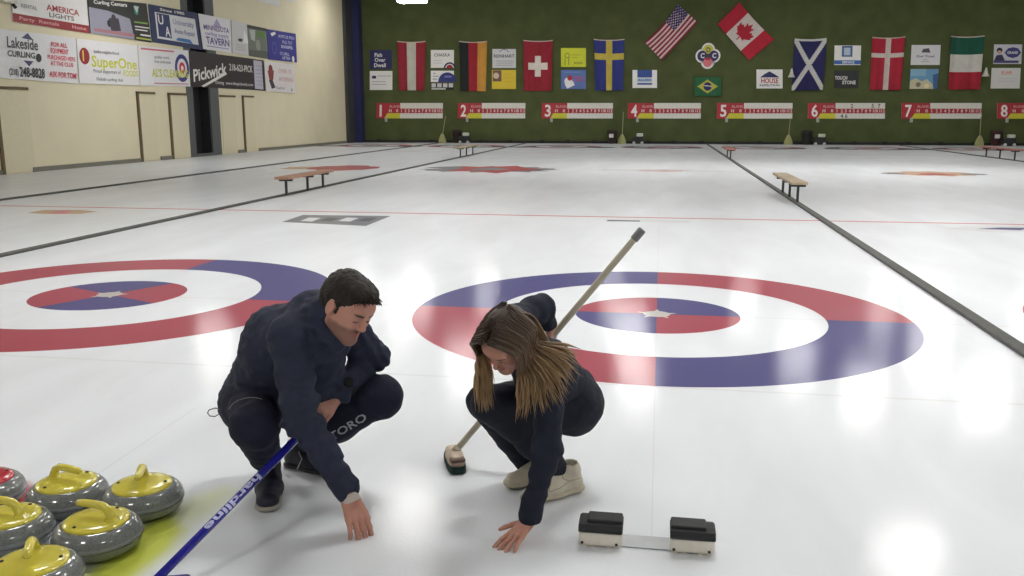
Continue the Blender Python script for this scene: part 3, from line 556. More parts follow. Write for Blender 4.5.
# ------------------------------------------------------------------ things along the far wall
STRAW = mat((158, 160, 110), .9, 'straw', noise=.15, nscale=30)
BROOMS = [(443, 445.5, 116, 'straw broom leaning on the green wall, furthest left'), (622.5, 623.5, 112, 'straw broom leaning on the green wall under the alone-hung blue-block board'), (788.8, 790.5, 118, 'straw broom leaning on the green wall left of the saltire flag'), (980, 981, 117, 'straw broom leaning on the green wall below the green, white and red flag')]
for xb, xt, yt, lab in BROOMS:
    b0 = at_y(xb-.6, 142, WALL_Y-.35); t0 = at_y(xt, yt, WALL_Y-.16)-b0; z0 = -b0[2]
    t = empty('straw_broom', (b0[0], b0[1], 0), label=lab, cat='broom')
    h = MB(); h.tube([(0, 0, .3), (t0[0], t0[1], t0[2]+b0[2])], .02, mat((150, 148, 108), .6, 'broom_handle'), 8); h.build('handle', t)
    k = MB(); vs = []
    for w_, d_, z in ((.22, .09, .0), (.2, .08, .15), (.12, .06, .36), (.05, .04, .48)):
        for i in range(16): A = 2*PI*i/16; vs.append((w_*math.cos(A)*(1+.04*(i % 2)), d_*math.sin(A), z))
    k.add(vs, [(j*16+i, j*16+(i+1) % 16, (j+1)*16+(i+1) % 16, (j+1)*16+i) for j in range(3) for i in range(16)]+[tuple(range(16))[::-1], tuple(range(48, 64))], STRAW); k.build('bristles', t)
    k = MB(); k.tube([(-.13, 0, .33), (.13, 0, .33)], .03, mat((120, 60, 50), .8, 'broom_binding'), 8); k.build('binding', t)
BX = .34
def bin_thing(x, lab, col=(48, 36, 34), h=.60, white=None, BX=.34):
    p = at_y(x, 142, WALL_Y-.45); t = empty('bin', (p[0]+BX, p[1], 0), label=lab, cat='bin'); m_ = mat(col, .7, 'dark_bin')
    k = MB(); k.lathe([(0, .01), (.19, .01), (.2, .03), (.25, h-.06), (.27, h-.05), (.27, h), (.25, h), (.2, .1), (0, .1)], m_, n=24); k.build('body', t)
    k = MB(); k.lathe([(.275, h), (.28, h+.03), (.2, h+.08), (.0, h+.1)], m_, n=24); k.build('lid', t)
    if white: k = MB(); k.box((-.12+white, -.295, h-.28), (.1+white, -.24, h-.1), mat((210, 208, 204), .5, 'white_notice'), .01); k.build('notice', t)
bin_thing(450.5, 'dark round bin beside the straw broom nearest the blue corner pillar'); bin_thing(613, 'dark bin with a white notice left of the broom under the blue-block board', white=-.02, BX=-.05)
bin_thing(799.5, 'black bin standing below scoreboard 6', (36, 36, 36), .62); bin_thing(988, 'dark reddish bin with a white notice by scoreboard 7', (60, 32, 34), .64, -.03)
def scraper(x, lab):
    p = at_y(x, 143, WALL_Y-.8); t = empty('ice_scraper', (p[0]+.42, p[1], 0), label=lab, cat='ice scraper')
    k = MB(); k.box((-.28, -.14, .05), (.28, .14, .38), mat((34, 35, 38), .6, 'scraper_body'), .04); k.build('body', t)
    k = MB(); k.box((-.08, -.12, .38), (.24, .12, .54), mat((196, 200, 188), .5, 'scraper_lid'), .04); k.build('lid', t)
    for sx in (-.2, .2):
        k = MB(); k.tube([(sx, -.17, .07), (sx, .17, .07)], .07, mat((200, 200, 200), .5, 'wheel'), 14); k.build('wheel', t)
scraper(456.5, 'small black wheeled box with a pale lid below the black-red-gold flag'); scraper(629.5, 'small black wheeled box with a pale lid below the blue flag with a yellow cross')
scraper(810.5, 'small black wheeled box with a pale lid below the saltire flag'); scraper(999, 'small black wheeled box with a pale lid at the far right of the green wall')
# ------------------------------------------------------------------ curling stones
GRAN = bpy.data.materials.new('grey_granite'); GRAN.use_nodes = True
nt = GRAN.node_tree; b = nt.nodes['Principled BSDF']; tc = nt.nodes.new('ShaderNodeTexCoord')
vn = nt.nodes.new('ShaderNodeTexVoronoi'); vn.inputs['Scale'].default_value = 260; nt.links.new(tc.outputs['Object'], vn.inputs['Vector'])
nz = nt.nodes.new('ShaderNodeTexNoise'); nz.inputs['Scale'].default_value = 90; nz.inputs['Detail'].default_value = 6; nt.links.new(tc.outputs['Object'], nz.inputs['Vector'])
ad = nt.nodes.new('ShaderNodeMath'); ad.operation = 'ADD'; nt.links.new(vn.outputs['Distance'], ad.inputs[0]); nt.links.new(nz.outputs['Fac'], ad.inputs[1])
cr = nt.nodes.new('ShaderNodeValToRGB'); cr.color_ramp.elements[0].position = .45; cr.color_ramp.elements[1].position = 1.1
cr.color_ramp.elements[0].color = (*lin((72, 76, 78)), 1); cr.color_ramp.elements[1].color = (*lin((122, 126, 124)), 1)
nt.links.new(ad.outputs[0], cr.inputs['Fac']); nt.links.new(cr.outputs['Color'], b.inputs['Base Color'])
b.inputs['Roughness'].default_value = .16; b.inputs['Coat Weight'].default_value = .3; b.inputs['Coat Roughness'].default_value = .05
BAND = mat((128, 132, 134), .55, 'worn_striking_band', noise=.12, nscale=60)
def smooth_prof(P, n=6):
    out = []
    for i in range(len(P)-1):
        p0 = P[max(i-1, 0)]; p1 = P[i]; p2 = P[i+1]; p3 = P[min(i+2, len(P)-1)]
        for k in range(n):
            t = k/n; out.append(tuple(.5*((2*p1[j])+(-p0[j]+p2[j])*t+(2*p0[j]-5*p1[j]+4*p2[j]-p3[j])*t*t+(-p0[j]+3*p1[j]-3*p2[j]+p3[j])*t**3) for j in range(2)))
    out.append(P[-1]); return out
def make_stone(rgb, seed=0):
    t = empty('curling_stone', (0, 0, 0))
    cap_m = mat(rgb, .22, 'glossy_handle_plastic', noise=.08, nscale=25, coat=.4)
    m = MB(); m.lathe([(0, .012), (.045, .012), (.06, .002), (.072, .001)]+smooth_prof([(.085, .003), (.118, .011), (.138, .028), (.1445, .050)], 5), GRAN, n=72)
    m.lathe(smooth_prof([(.1445, .066), (.139, .084), (.126, .1), (.114, .107)], 6)+[(.0, .107)], GRAN, n=72); m.build('granite_body', t)
    m = MB(); m.lathe([(.1445, .052), (.1458, .055), (.1458, .063), (.1445, .066)], BAND, n=72); m.build('striking_band', t)
    m = MB(); m.lathe([(.107, .105), (.1075, .111), (.103, .1155), (.08, .120), (.035, .1225), (0, .123)], cap_m, n=64); cp = m.build('cap', t)
    for a in (0, PI):
        m = MB(); m.lathe([(.006, 0), (.006, .003), (.004, .004), (0, .004)], DARK, (.085*math.cos(a+1.4), .085*math.sin(a+1.4), .119), 12); m.build('screw', cp)
    m = MB(); pts = [(.062, 0, .115), (.060, 0, .135), (.050, 0, .155), (.030, 0, .1655), (0.0, 0, .168), (-.035, 0, .167), (-.068, 0, .1645), (-.076, 0, .1635)]
    pts = [tuple(p) for p in pts]; m.tube(pts, [.021, .0165, .0155, .0155, .015, .0145, .0135, .006], cap_m, 16, flat=.9)
    m.tube([(.062, 0, .116), (.061, 0, .128)], [.03, .018], cap_m, 16); m.build('handle', t)
    return t
YC = (208, 196, 72)
ys = make_stone(YC); rs = make_stone((178, 36, 54))
stones = [(ys, 69, 513, -12, 'yellow-capped granite stone at the back of the group beside the red one'), (None, 144, 515.5, -66, 'yellow-capped granite stone furthest right, its handle end on'),
          (None, 10, 549, 170, 'yellow-capped granite stone cut by the left edge in the middle row'), (None, 99, 553, 172, 'yellow-capped granite stone in front nearest the blue broom handle'),
          (None, 35, 597, -60, 'yellow-capped granite stone nearest the camera, cut by the bottom edge'), (rs, -15, 509, 150, 'red-capped granite stone cut by the left edge')]
for k, (src, x, y, rot, lab) in enumerate(stones):
    s = src if src is not None else copy_tree(ys)
    g = at_z(x, y-8, .02); s.location = (g[0], g[1], .0025); s.rotation_euler = (0, 0, math.radians(rot)+PI)
    tag(s, lab, 'curling stone', 'curling stones at the lower left')

# ------------------------------------------------------------------ hack (foot rests)
RUB = mat((34, 36, 38), .75, 'black_rubber', noise=.1, nscale=50, bump=.001, bscale=200); CREAM = mat((230, 224, 212), .55, 'cream_plastic', noise=.05, nscale=30)
t = empty('curling_hack', (0, 2.93, 0), label='pair of black rubber foot rests on cream bases joined by a thin plate', cat='hack')
a = at_z(600, 548); b_ = at_z(692, 553)
for k, (p, sx) in enumerate(((a, -1), (b_, 1))):
    x = p[0]; y = -.03
    e = empty('foothold', (x, y, 0)); e.parent = t
    m = MB(); vs = []
    # cream base: steep rear face towards the camera with rounded edges
    m.box((-.074, -.045, 0.006), (.074, .06, .060), CREAM, .008); m.build('base', e)
    m = MB()
    for px_ in (-.055, -.025, .028, .057): m.box((px_-.008, -.04, 0), (px_+.008, .05, .0058), CREAM)
    m.build('feet', e)
    prof = [(-.05, .058), (-.052, .070), (-.042, .084), (-.012, .088), (.03, .088), (.062, .078), (.07, .064), (.066, .058)]
    m = MB(); n_ = len(prof); xs = (-.076, -.07, .07, .076) 
    vs = []
    for i_, X in enumerate(xs):
        f = .92 if i_ in (0, 3) else 1
        for (yy, zz) in prof: vs.append((X, yy*f, .053+(zz-.053)*f))
    m.add(vs, [(i_*n_+j, (i_+1)*n_+j, (i_+1)*n_+(j+1) % n_, i_*n_+(j+1) % n_) for i_ in range(3) for j in range(n_)]+[tuple(range(n_))[::1], tuple(range(3*n_, 4*n_))[::-1]], RUB)
    # raised pad with a step at the outer end
    m.box(((-.046, -.074)[k], -.03, .075), ((.074, .046)[k], .045, .097), RUB, .006); m.build('rubber_grip', e)
    for sx_ in (-.062, .056):
        m = MB(); m.tube([(sx_, -.0445, .018), (sx_, -.048, .018)], .005, DARK, 10); m.build('screw', e)
m = MB(); m.box((a[0]+.07, -.055, .0015), (b_[0]-.07, .035, .005), mat((172, 176, 180), .35, 'frosted_plate', noise=.08)); m.build('joining_plate', t)

# ------------------------------------------------------------------ brooms
def broom_axes(A, B): d = B-A; return d/np.linalg.norm(d)
def fine_text(t, bold):
    tv, tf = text_mesh(t, bold); bm = bmesh.new(); vs = [bm.verts.new(tuple(map(float, q))) for q in tv]
    for f in tf:
        try: bm.faces.new([vs[i] for i in f])
        except ValueError: pass
    bmesh.ops.triangulate(bm, faces=bm.faces[:])
    for _ in range(3): bmesh.ops.subdivide_edges(bm, edges=[e for e in bm.edges if e.calc_length() > .09], cuts=1)
    bmesh.ops.triangulate(bm, faces=bm.faces[:]); bm.verts.index_update()
    v = np.array([q.co[:] for q in bm.verts]); f = [tuple(q.index for q in p.verts) for p in bm.faces]; bm.free(); return v, f
# the woman's broom: pale shaft, worn brush head on the ice
A = np.array([-.812, 3.505, .075]); B = at_y(642, 230, 3.55)
t = empty('curling_broom', (A[0], A[1], 0), label='curling broom with a long cream shaft standing on its brush behind the woman', cat='broom')
def rel(p): return np.array(p)-np.array([A[0], A[1], 0])
SH = mat((186, 180, 160), .45, 'cream_shaft', noise=.04, nscale=20)
m = MB(); m.tube([rel(A), rel(B-.03*broom_axes(A, B))], [.0135, .0135], SH, 14); m.build('shaft', t)
m = MB(); d = broom_axes(A, B); m.tube([rel(B-.05*d), rel(B-.045*d), rel(B), rel(B+.004*d)], [.0165, .0175, .0175, .012], mat((120, 120, 126), .5, 'grey_end_cap'), 14); m.build('end_cap', t)
hd = empty('brush_head', (0, 0, 0), rz=math.radians(-68)); hd.parent = t; hd.location = (-.012, -.012, 0)
m = MB()
vs = []; N = 14; L = .092; Wd = .036
for (sc, z) in ((1.0, .030), (1.0, .048), (.93, .060), (.72, .070), (.3, .074)):
    for i in range(32):
        A_ = 2*PI*i/32; cx_, sy_ = math.cos(A_), math.sin(A_); vs.append((L*sc*math.copysign(abs(cx_)**.6, cx_), Wd*sc*math.copysign(abs(sy_)**.6, sy_), z))
m.add(vs, [(j*32+i, j*32+(i+1) % 32, (j+1)*32+(i+1) % 32, (j+1)*32+i) for j in range(4) for i in range(32)]+[tuple(range(128, 160))], mat((196, 178, 158), .6, 'cream_brush_block', noise=.12, nscale=40), True); m.build('block', hd)
m = MB(); m.box((.048, -.033, .045), (.098, .033, .066), mat((112, 92, 82), .7, 'worn_brown_end'), .012); m.build('worn_end', hd)
m = MB(); vs = []
for z, sc in ((.003, 1.03), (.02, 1.05), (.034, 1.0)):
    for i in range(32):
        A_ = 2*PI*i/32; cx_, sy_ = math.cos(A_), math.sin(A_); vs.append((.1*sc*math.copysign(abs(cx_)**.45, cx_), .037*sc*math.copysign(abs(sy_)**.45, sy_), z))
m.add(vs, [(j*32+i, j*32+(i+1) % 32, (j+1)*32+(i+1) % 32, (j+1)*32+i) for j in range(2) for i in range(32)]+[tuple(range(32))[::-1]], mat((34, 58, 54), .9, 'dark_green_bristles', noise=.2, nscale=80, bump=.003, bscale=250)); m.build('bristles', hd)
m = MB(); m.tube([(0, 0, .06), tuple((np.array([0.012, 0.012, .085])))], [.02, .017], mat((180, 172, 150), .5, 'broom_joint'), 12); m.build('joint', hd)

# the man's broom: blue shaft lettered down its length
PA = at_y(331, 404, 3.07); PB = at_y(160, 576, 2.30)
d = broom_axes(PB, PA); PT = PA+d*.06; PE = PB-d*(PB[2]-.075)/d[2]
t = empty('curling_broom', (PE[0], PE[1], 0), label='curling broom with a shiny blue lettered shaft held by the man', cat='broom')
def rel(p): return np.array(p)-np.array([PE[0], PE[1], 0])
BLUE = mat((30, 30, 136), .22, 'glossy_blue_shaft', noise=.04, coat=.6)
RS = .0145
m = MB(); m.tube([rel(PE), rel(PT)], RS, BLUE, 20); sh = m.build('shaft', t)
m = MB(); m.tube([rel(PT), rel(PT+d*.05)], [.017, .016], mat((30, 30, 36), .5, 'black_end_cap'), 14); m.build('end_cap', t)
hd = empty('brush_head', (0, 0, 0), rz=math.radians(20)); hd.parent = t
m = MB(); m.box((-.1, -.035, .03), (.1, .035, .075), mat((40, 44, 120), .5, 'blue_brush_block'), .014); m.build('block', hd)
m = MB(); m.box((-.1, -.036, .002), (.1, .036, .03), mat((30, 30, 34), .9, 'black_brush_pad'), .004); m.build('pad', hd)
# lettering wrapped on the camera side of the shaft
mid = (PA+PB)/2; view = np.array([0, 0, CH])-mid; view -= d*np.dot(view, d); view /= np.linalg.norm(view); side = np.cross(d, view)
if side[2] > 0: side = -side          # tops of the letters point down to the right
tv, tf = fine_text('hardline', .03)
P0 = at_y(254, 480, 3.07+(2.30-3.07)*(331-254)/(331-160)); 
# start and end of the word along the shaft (projected parameters)
def on_shaft(px, py):
    rr = ray(px, py); o_ = np.array([0, 0, CH]); 
    n1 = np.cross(rr, np.cross(d, rr)); return PB+d*np.dot(o_-PB, n1)/np.dot(d, n1)
s0 = on_shaft(259, 477); s1 = on_shaft(204, 530); Lw = np.linalg.norm(s1-s0); hgt = .0235
vs = []
for x, y, z in tv:
    p = s0+(-d)*(x/tv[:, 0].max()*Lw); th_ = ((y/.72-.5)*hgt)/RS
    vs.append(rel(p+(view*math.cos(th_)+side*math.sin(th_))*(RS+.0009)))
m = MB(); m.add(vs, tf, mat((186, 190, 226), .4, 'pale_lettering')); 
for off in (-1, 1):
    pass
m.build('lettering', sh)
# ------------------------------------------------------------------ people: bodies grown from blended tapered volumes
def vnoise(P, scale, seed):
    """smooth value noise at points (n,3)"""
    g = np.random.default_rng(seed).random((32, 32, 32)).astype(np.float32)
    q = P*scale; i = np.floor(q).astype(np.int32); f = (q-i).astype(np.float32); f = f*f*(3-2*f); i &= 31; j = (i+1) & 31
    def G(a, b, c): return g[a, b, c]
    x0 = G(i[..., 0], i[..., 1], i[..., 2])*(1-f[..., 0])+G(j[..., 0], i[..., 1], i[..., 2])*f[..., 0]
    x1 = G(i[..., 0], j[..., 1], i[..., 2])*(1-f[..., 0])+G(j[..., 0], j[..., 1], i[..., 2])*f[..., 0]
    x2 = G(i[..., 0], i[..., 1], j[..., 2])*(1-f[..., 0])+G(j[..., 0], i[..., 1], j[..., 2])*f[..., 0]
    x3 = G(i[..., 0], j[..., 1], j[..., 2])*(1-f[..., 0])+G(j[..., 0], j[..., 1], j[..., 2])*f[..., 0]
    y0 = x0*(1-f[..., 1])+x1*f[..., 1]; y1 = x2*(1-f[..., 1])+x3*f[..., 1]
    return (y0*(1-f[..., 2])+y1*f[..., 2])*2-1
class Vol:
    def __init__(s, lo, hi, h):
        s.lo = np.array(lo, np.float32); s.h = h; s.n = np.ceil((np.array(hi)-np.array(lo))/h).astype(int)+1
        s.F = np.full(s.n, .3, np.float32)
    def sub(s, lo, hi):
        a = np.clip(np.floor((np.array(lo)-s.lo)/s.h).astype(int), 0, s.n-1); b = np.clip(np.ceil((np.array(hi)-s.lo)/s.h).astype(int)+1, 1, s.n)
        sl = tuple(slice(x, y) for x, y in zip(a, b))
        ax = [s.lo[k]+s.h*np.arange(a[k], b[k], dtype=np.float32) for k in range(3)]
        return sl, np.stack(np.meshgrid(*ax, indexing='ij'), -1)
    def comb(s, sl, d, k, op='add'):
        f = s.F[sl]
        if d.size == 0: return
        if op == 'add':
            if k > 0: t = np.clip(.5+.5*(f-d)/k, 0, 1); s.F[sl] = f*(1-t)+d*t-k*t*(1-t)
            else: s.F[sl] = np.minimum(f, d)
        else:
            if k > 0: t = np.clip(.5-.5*(f+d)/k, 0, 1); s.F[sl] = f*(1-t)-d*t+k*t*(1-t)
            else: s.F[sl] = np.maximum(f, -d)
    def cone(s, a, b, r1, r2, k=.02, op='add', flat=None):
        a = np.array(a, np.float32); b = np.array(b, np.float32); m = max(r1, r2)+.05+k
        sl, P = s.sub(np.minimum(a, b)-m, np.maximum(a, b)+m); ba = b-a; L = float(ba@ba)+1e-12
        t = np.clip(((P-a)@ba)/L, 0, 1); D = P-a-t[..., None]*ba
        if flat is not None:                 # flat = (axis, factor): squash across one direction
            ax = np.array(flat[0], np.float32); ax /= np.linalg.norm(ax); c = D@ax; D = D+(c*(1/flat[1]-1))[..., None]*ax
        d = np.linalg.norm(D, axis=-1)-(r1+(r2-r1)*t)
        s.comb(sl, d, k, op)
    def ell(s, c, R, rad, k=.02, op='add'):
        c = np.array(c, np.float32); R = np.array(R, np.float32); rad = np.array(rad, np.float32); m = float(rad.max())+.05+k
        sl, P = s.sub(c-m, c+m); q = (P-c)@R
        k0 = np.linalg.norm(q/rad, axis=-1); k1 = np.linalg.norm(q/(rad*rad), axis=-1)+1e-9
        s.comb(sl, (k0*(k0-1)/k1).astype(np.float32), k, op)
    def plane(s, p, n, k=.004):              # cut away what lies on the n side
        sl, P = s.sub(s.lo, s.lo+s.h*s.n); n = np.array(n, np.float32); n /= np.linalg.norm(n)
        d = (P-np.array(p, np.float32))@n; f = s.F; t = np.clip(.5-.5*(f-d)/k, 0, 1); s.F = f*(1-t)+d*t+k*t*(1-t)
    def noise(s, amp, scale, seed, stretch=(1, 1, 1)):
        sel = np.abs(s.F) < .03; idx = np.argwhere(sel); P = (s.lo+idx*s.h)*np.array(stretch, np.float32)+7
        s.F[sel] += amp*vnoise(P, scale, seed)
    def mesh(s):
        F = s.F; neg = F < 0; n = s.n
        c = np.zeros(n-1, np.int8)
        for dx in (0, 1):
            for dy in (0, 1):
                for dz in (0, 1): c += neg[dx:n[0]-1+dx, dy:n[1]-1+dy, dz:n[2]-1+dz]
        act = (c > 0) & (c < 8); I = np.argwhere(act); vid = np.full(act.shape, -1, np.int32); vid[act] = np.arange(len(I))
        acc = np.zeros((len(I), 3), np.float32); cnt = np.zeros(len(I), np.float32)
        cs = [(x, y, z) for x in (0, 1) for y in (0, 1) for z in (0, 1)]
        val = {q: F[I[:, 0]+q[0], I[:, 1]+q[1], I[:, 2]+q[2]] for q in cs}
        for q in cs:
            for ax in range(3):
                if q[ax]: continue
                r_ = list(q); r_[ax] = 1; r_ = tuple(r_); a, b = val[q], val[r_]; m = (a < 0) != (b < 0)
                t = np.where(m, a/(a-b+1e-12), 0); p = np.zeros((len(I), 3), np.float32); p[:] = q; p[:, ax] = t
                acc[m] += p[m]; cnt[m] += 1
        V = s.lo+(I+acc/np.maximum(cnt, 1)[:, None])*s.h
        fs = []
        for ax in range(3):
            u, w = [k for k in range(3) if k != ax]
            sl0 = [slice(1, n[0]-1), slice(1, n[1]-1), slice(1, n[2]-1)]; sl0[ax] = slice(0, n[ax]-1)
            sl1 = list(sl0); sl1[ax] = slice(1, n[ax])
            a, b = neg[tuple(sl0)], neg[tuple(sl1)]
            E = np.argwhere(a != b); 
            if not len(E): continue
            off = np.array([x.start for x in sl0]); sgn = a[tuple(E.T)]; E = E+off
            def vv(du, dw): q = E.copy(); q[:, u] += du; q[:, w] += dw; return vid[q[:, 0], q[:, 1], q[:, 2]]
            quad = np.stack([vv(-1, -1), vv(0, -1), vv(0, 0), vv(-1, 0)], 1)
            flip = sgn if ax != 1 else ~sgn
            quad[~flip] = quad[~flip][:, ::-1]; fs.append(quad)
        Q = np.concatenate(fs)
        return V.astype(np.float64), Q[(Q >= 0).all(1)]
def relax(V, Q, it=2, lam=.5):
    n = len(V); 
    for _ in range(it):
        acc = np.zeros_like(V); cnt = np.zeros(n)
        for a, b in ((0, 1), (1, 2), (2, 3), (3, 0)):
            np.add.at(acc, Q[:, a], V[Q[:, b]]); np.add.at(cnt, Q[:, a], 1)
            np.add.at(acc, Q[:, b], V[Q[:, a]]); np.add.at(cnt, Q[:, b], 1)
        V = V*(1-lam)+lam*acc/np.maximum(cnt, 1)[:, None]
    return V
def vol_obj(vol, name, m, parent, org, it=1, colfn=None):
    V, Q = vol.mesh(); V = relax(V, Q, it); me = bpy.data.meshes.new(name)
    me.from_pydata((V-org).tolist(), [], Q.tolist())
    o = link(name, me, [m], parent, True)
    if colfn is not None:
        c = colfn(V); at = me.color_attributes.new('Col', 'FLOAT_COLOR', 'POINT')
        at.data.foreach_set('color', np.concatenate([c, np.ones((len(c), 1))], 1).astype(np.float32).ravel())
    return o
def unit(v): v = np.array(v, float); return v/np.linalg.norm(v)
def frame(fwd, upv):                     # columns: right, forward, up
    f = unit(fwd); u = np.array(upv, float); u = unit(u-f*np.dot(u, f)); r_ = np.cross(f, u); return np.stack([r_, f, u], 1)

def head(v, C, R, s=1.0, fem=False):
    def g(p): return C+R@(np.array(p)*s)
    def E(c, rad, k=.012, op='add'): v.ell(g(c), R, np.array(rad)*s, k*s, op)
    def K(a, b, r1, r2, k=.01, op='add'): v.cone(g(a), g(b), r1*s, r2*s, k*s, op)
    E((0, -.012, .035), (.074, .094, .086)); E((0, .03, -.02), (.061, .062, .088), .03)
    jw = .040 if fem else .046
    K((-jw, .012, -.05), (-.012, .07, -.086), .023, .018, .03); K((jw, .012, -.05), (.012, .07, -.086), .023, .018, .03)
    E((0, .076, -.092), (.02, .016, .016), .02)
    E((0, .075, .04), (.05, .02, .035), .03)                      # forehead
    for sx in (-1, 1):
        E((sx*.031, .094, .003), (.016, .014, .011), .012, 'sub'); E((sx*.031, .079, .002), (.0135, .0125, .0115), .003)
        K((sx*.014, .089, .017), (sx*.044, .079, .018), .007, .006, .01)     # brow ridge
        E((sx*.04, .062, -.022), (.022, .02, .02), .025)            # cheek
        E((sx*.011, .098, -.028), (.008, .009, .007), .006)         # nostril wing
        E((sx*.077, -.006, -.002), (.008, .018, .031), .006); E((sx*.084, -.002, .002), (.005, .010, .018), .004, 'sub')
    K((0, .086, .012), (0, .108, -.022), .0075, .0105, .008)       # nose
    E((0, .104, -.03), (.009, .008, .006), .006)
    K((-.018, .084, -.053), (0, .090, -.051), .0045, .006, .004); K((.018, .084, -.053), (0, .090, -.051), .0045, .006, .004)
    K((-.015, .083, -.062), (0, .088, -.064), .005, .007, .004); K((.015, .083, -.062), (0, .088, -.064), .005, .007, .004)
    return g
SKIN_A = np.array(lin((188, 138, 122))); SKIN_B = np.array(lin((192, 140, 122)))
def head_colour(C, R, s, base, stubble=0.0, brow=(52, 40, 34)):
    br = np.array(lin(brow)); lip = np.array(lin((158, 88, 84))); dk = np.array(lin((54, 42, 38))); st = np.array(lin((112, 84, 74)))
    def f(V):
        c = np.tile(base, (len(V), 1)); L = ((V-C)@R)/s; inh = np.linalg.norm(L, axis=1) < .17
        x, y, z = np.abs(L[:, 0]), L[:, 1], L[:, 2]
        def mixin(w, col): nonlocal c; w = np.clip(w, 0, 1)*inh; c = c*(1-w[:, None])+col*w[:, None]
        if stubble:
            w = np.clip((-.028-z-(.02-y*.2)*.2)/.012, 0, 1)*np.clip((y+.01)/.02, 0, 1)*np.clip((z+.125)/.01, 0, 1)
            w = np.maximum(w, np.clip(1-np.hypot((x)/.028, (z+.042)/.007), 0, 1)*(y > .07)*1.4)
            mixin(w*stubble, st)
        e = np.hypot((x-.0)/.021, (z+.057)/.009); mixin((1.1-e)*3*(y > .075), lip)
        e = np.hypot((x-.030)/.021, (z-.0235-.1*(x-.03))/.0045); mixin((1.15-e)*3*(y > .06), br)
        e = np.hypot((x-.031)/.0155, (z+.004)/.0032); mixin((1.15-e)*2.5*(y > .07), dk)
        return c
    return f
def hand(v, W, fdir, ndir, thumb_side, curl=(.2, .3, .2), spread=.1, s=1.0, thumb_dir=None, thumb_len=1.0, fan=None):
    """W wrist, fdir towards the knuckles, ndir out of the back of the hand; thumb_side +1 if the thumb is on the cross(f,n) side"""
    f = unit(fdir); n = unit(np.array(ndir)-f*np.dot(ndir, f)); t = np.cross(f, n)*thumb_side
    def g(a, b, c): return np.array(W)+(f*a+t*b+n*c)*s
    for b0, b1 in ((.014, .032), (.005, .011), (-.006, -.010), (-.014, -.030)):
        v.cone(g(.0, b0*.9, 0), g(.088-(.006 if b1 < -.02 else 0), b1, -.002), .0155*s, .0105*s, .012*s)
    v.cone(g(-.04, 0, 0), g(.02, 0, 0), .026*s, .024*s, .02*s, flat=(n, .72))
    out = []
    for k, (b1, L, r_) in enumerate(((.032, (.043, .026, .02), .0102), (.011, (.047, .03, .021), .0104), (-.010, (.043, .028, .021), .0100), (-.030, (.033, .021, .018), .0090))):
        p = g(.086-(.007 if k == 3 else 0), b1, -.001); a = 0; sp = (fan[k] if fan else (1.5-k)*spread)
        for j in range(3):
            a += curl[j]; d = f*math.cos(a)*math.cos(sp)+t*math.sin(sp)*math.cos(a)-n*math.sin(a)
            q = p+d*L[j]*s; v.cone(p, q, (r_-.0006*j)*s, (r_-.0006*(j+1))*s, .0035*s); p = q
        out.append(p)
    # thumb leaves the side of the palm near its base
    td = unit(thumb_dir[0]*f+thumb_dir[1]*t+thumb_dir[2]*n) if thumb_dir is not None else unit(.62*f+.7*t-.25*n)
    p = g(.018, .02, -.006); q = p+td*.042*s*thumb_len; v.cone(p, q, .0155*s, .0115*s, .012*s)
    td2 = unit(td+.35*f); q2 = q+td2*.032*s*thumb_len; v.cone(q, q2, .0108*s, .0098*s, .004*s)
    q3 = q2+unit(td2+.25*f)*.024*s*thumb_len; v.cone(q2, q3, .0098*s, .0078*s, .004*s)
    return out
def A3(*p): return np.array(p, float)
def pt(x, y, Y): return at_y(x, y, Y)

SKINM = attr_mat('skin', .5, sss=.12, spec=.35); 
def cloth(rgb, name, b_=.003, sc=120, rough=.85): return mat(rgb, rough, name, noise=.10, nscale=18, bump=b_, bscale=sc, spec=.25)

# ================================================================== the crouching man
mo = A3(-1.35, 3.1, 0)
man = empty('person', mo, label='crouching man in a dark navy jacket and trousers touching the ice', cat='person')
hipc = A3(-1.54, 3.20, .37); neck = A3(-1.215, 3.03, .745)
hipR, hipL = A3(-1.55, 3.12, .36), A3(-1.46, 3.27, .355)
shR, shL = pt(290, 338, 2.92), pt(346, 322, 3.14)
elR, wrR = pt(302, 417, 2.82), pt(346, 489, 2.83)
elL, wrL = pt(374, 357, 3.24), pt(341, 391, 3.08)
knR, anR = pt(254, 426, 2.84), pt(263, 466, 3.13)
knL, anL = pt(381, 396, 3.18), pt(302, 456, 3.33)
chest = neck*.62+hipc*.38+A3(-.02, -.01, -.0); belly = neck*.28+hipc*.72
HC = pt(346.5, 307, 2.95); HR = frame((.78, -.42, -.45), (.38, .0, .92)); HS = 1.0
toeR_ = at_z(269, 514, 0); heelR = toeR_+unit(A3(-.085, .20, 0))*.285
toeL_ = at_z(340, 477, 0); heelL_ = toeL_+unit(at_z(292, 466, 0)-toeL_)*.285
anR = heelR*.8+toeR_*.2+A3(0, 0, .10); anL = heelL_*.8+toeL_*.2+A3(0, 0, .10)
v = Vol((-1.82, 2.58, -.01), (-.86, 3.45, 1.06), .0036)
g = head(v, HC, HR, HS)
v.cone(g((0, -.028, -.05)), neck+A3(0, 0, -.02), .054, .064, .03)
v.cone(neck, chest, .07, .11, .05); v.cone(chest, hipc, .115, .11, .05); v.cone(shR, shL, .05, .05, .05)
v.cone(shR, elR, .046, .038, .03); v.cone(elR, wrR, .038, .027, .02); v.cone(shL, elL, .046, .038, .03); v.cone(elL, wrL, .038, .027, .02)
for a, b, c, d in ((hipR, knR, anR, 1), (hipL, knL, anL, 1)): v.cone(a, b, .075, .052, .04); v.cone(b, c, .05, .034, .02)
toeR, toeL = anR*.75+toeR_*.25+A3(0, 0, -.03), anL*.75+toeL_*.25+A3(0, 0, -.03)
v.cone(anR, toeR, .030, .018, .02); v.cone(anL, toeL, .030, .018, .02)
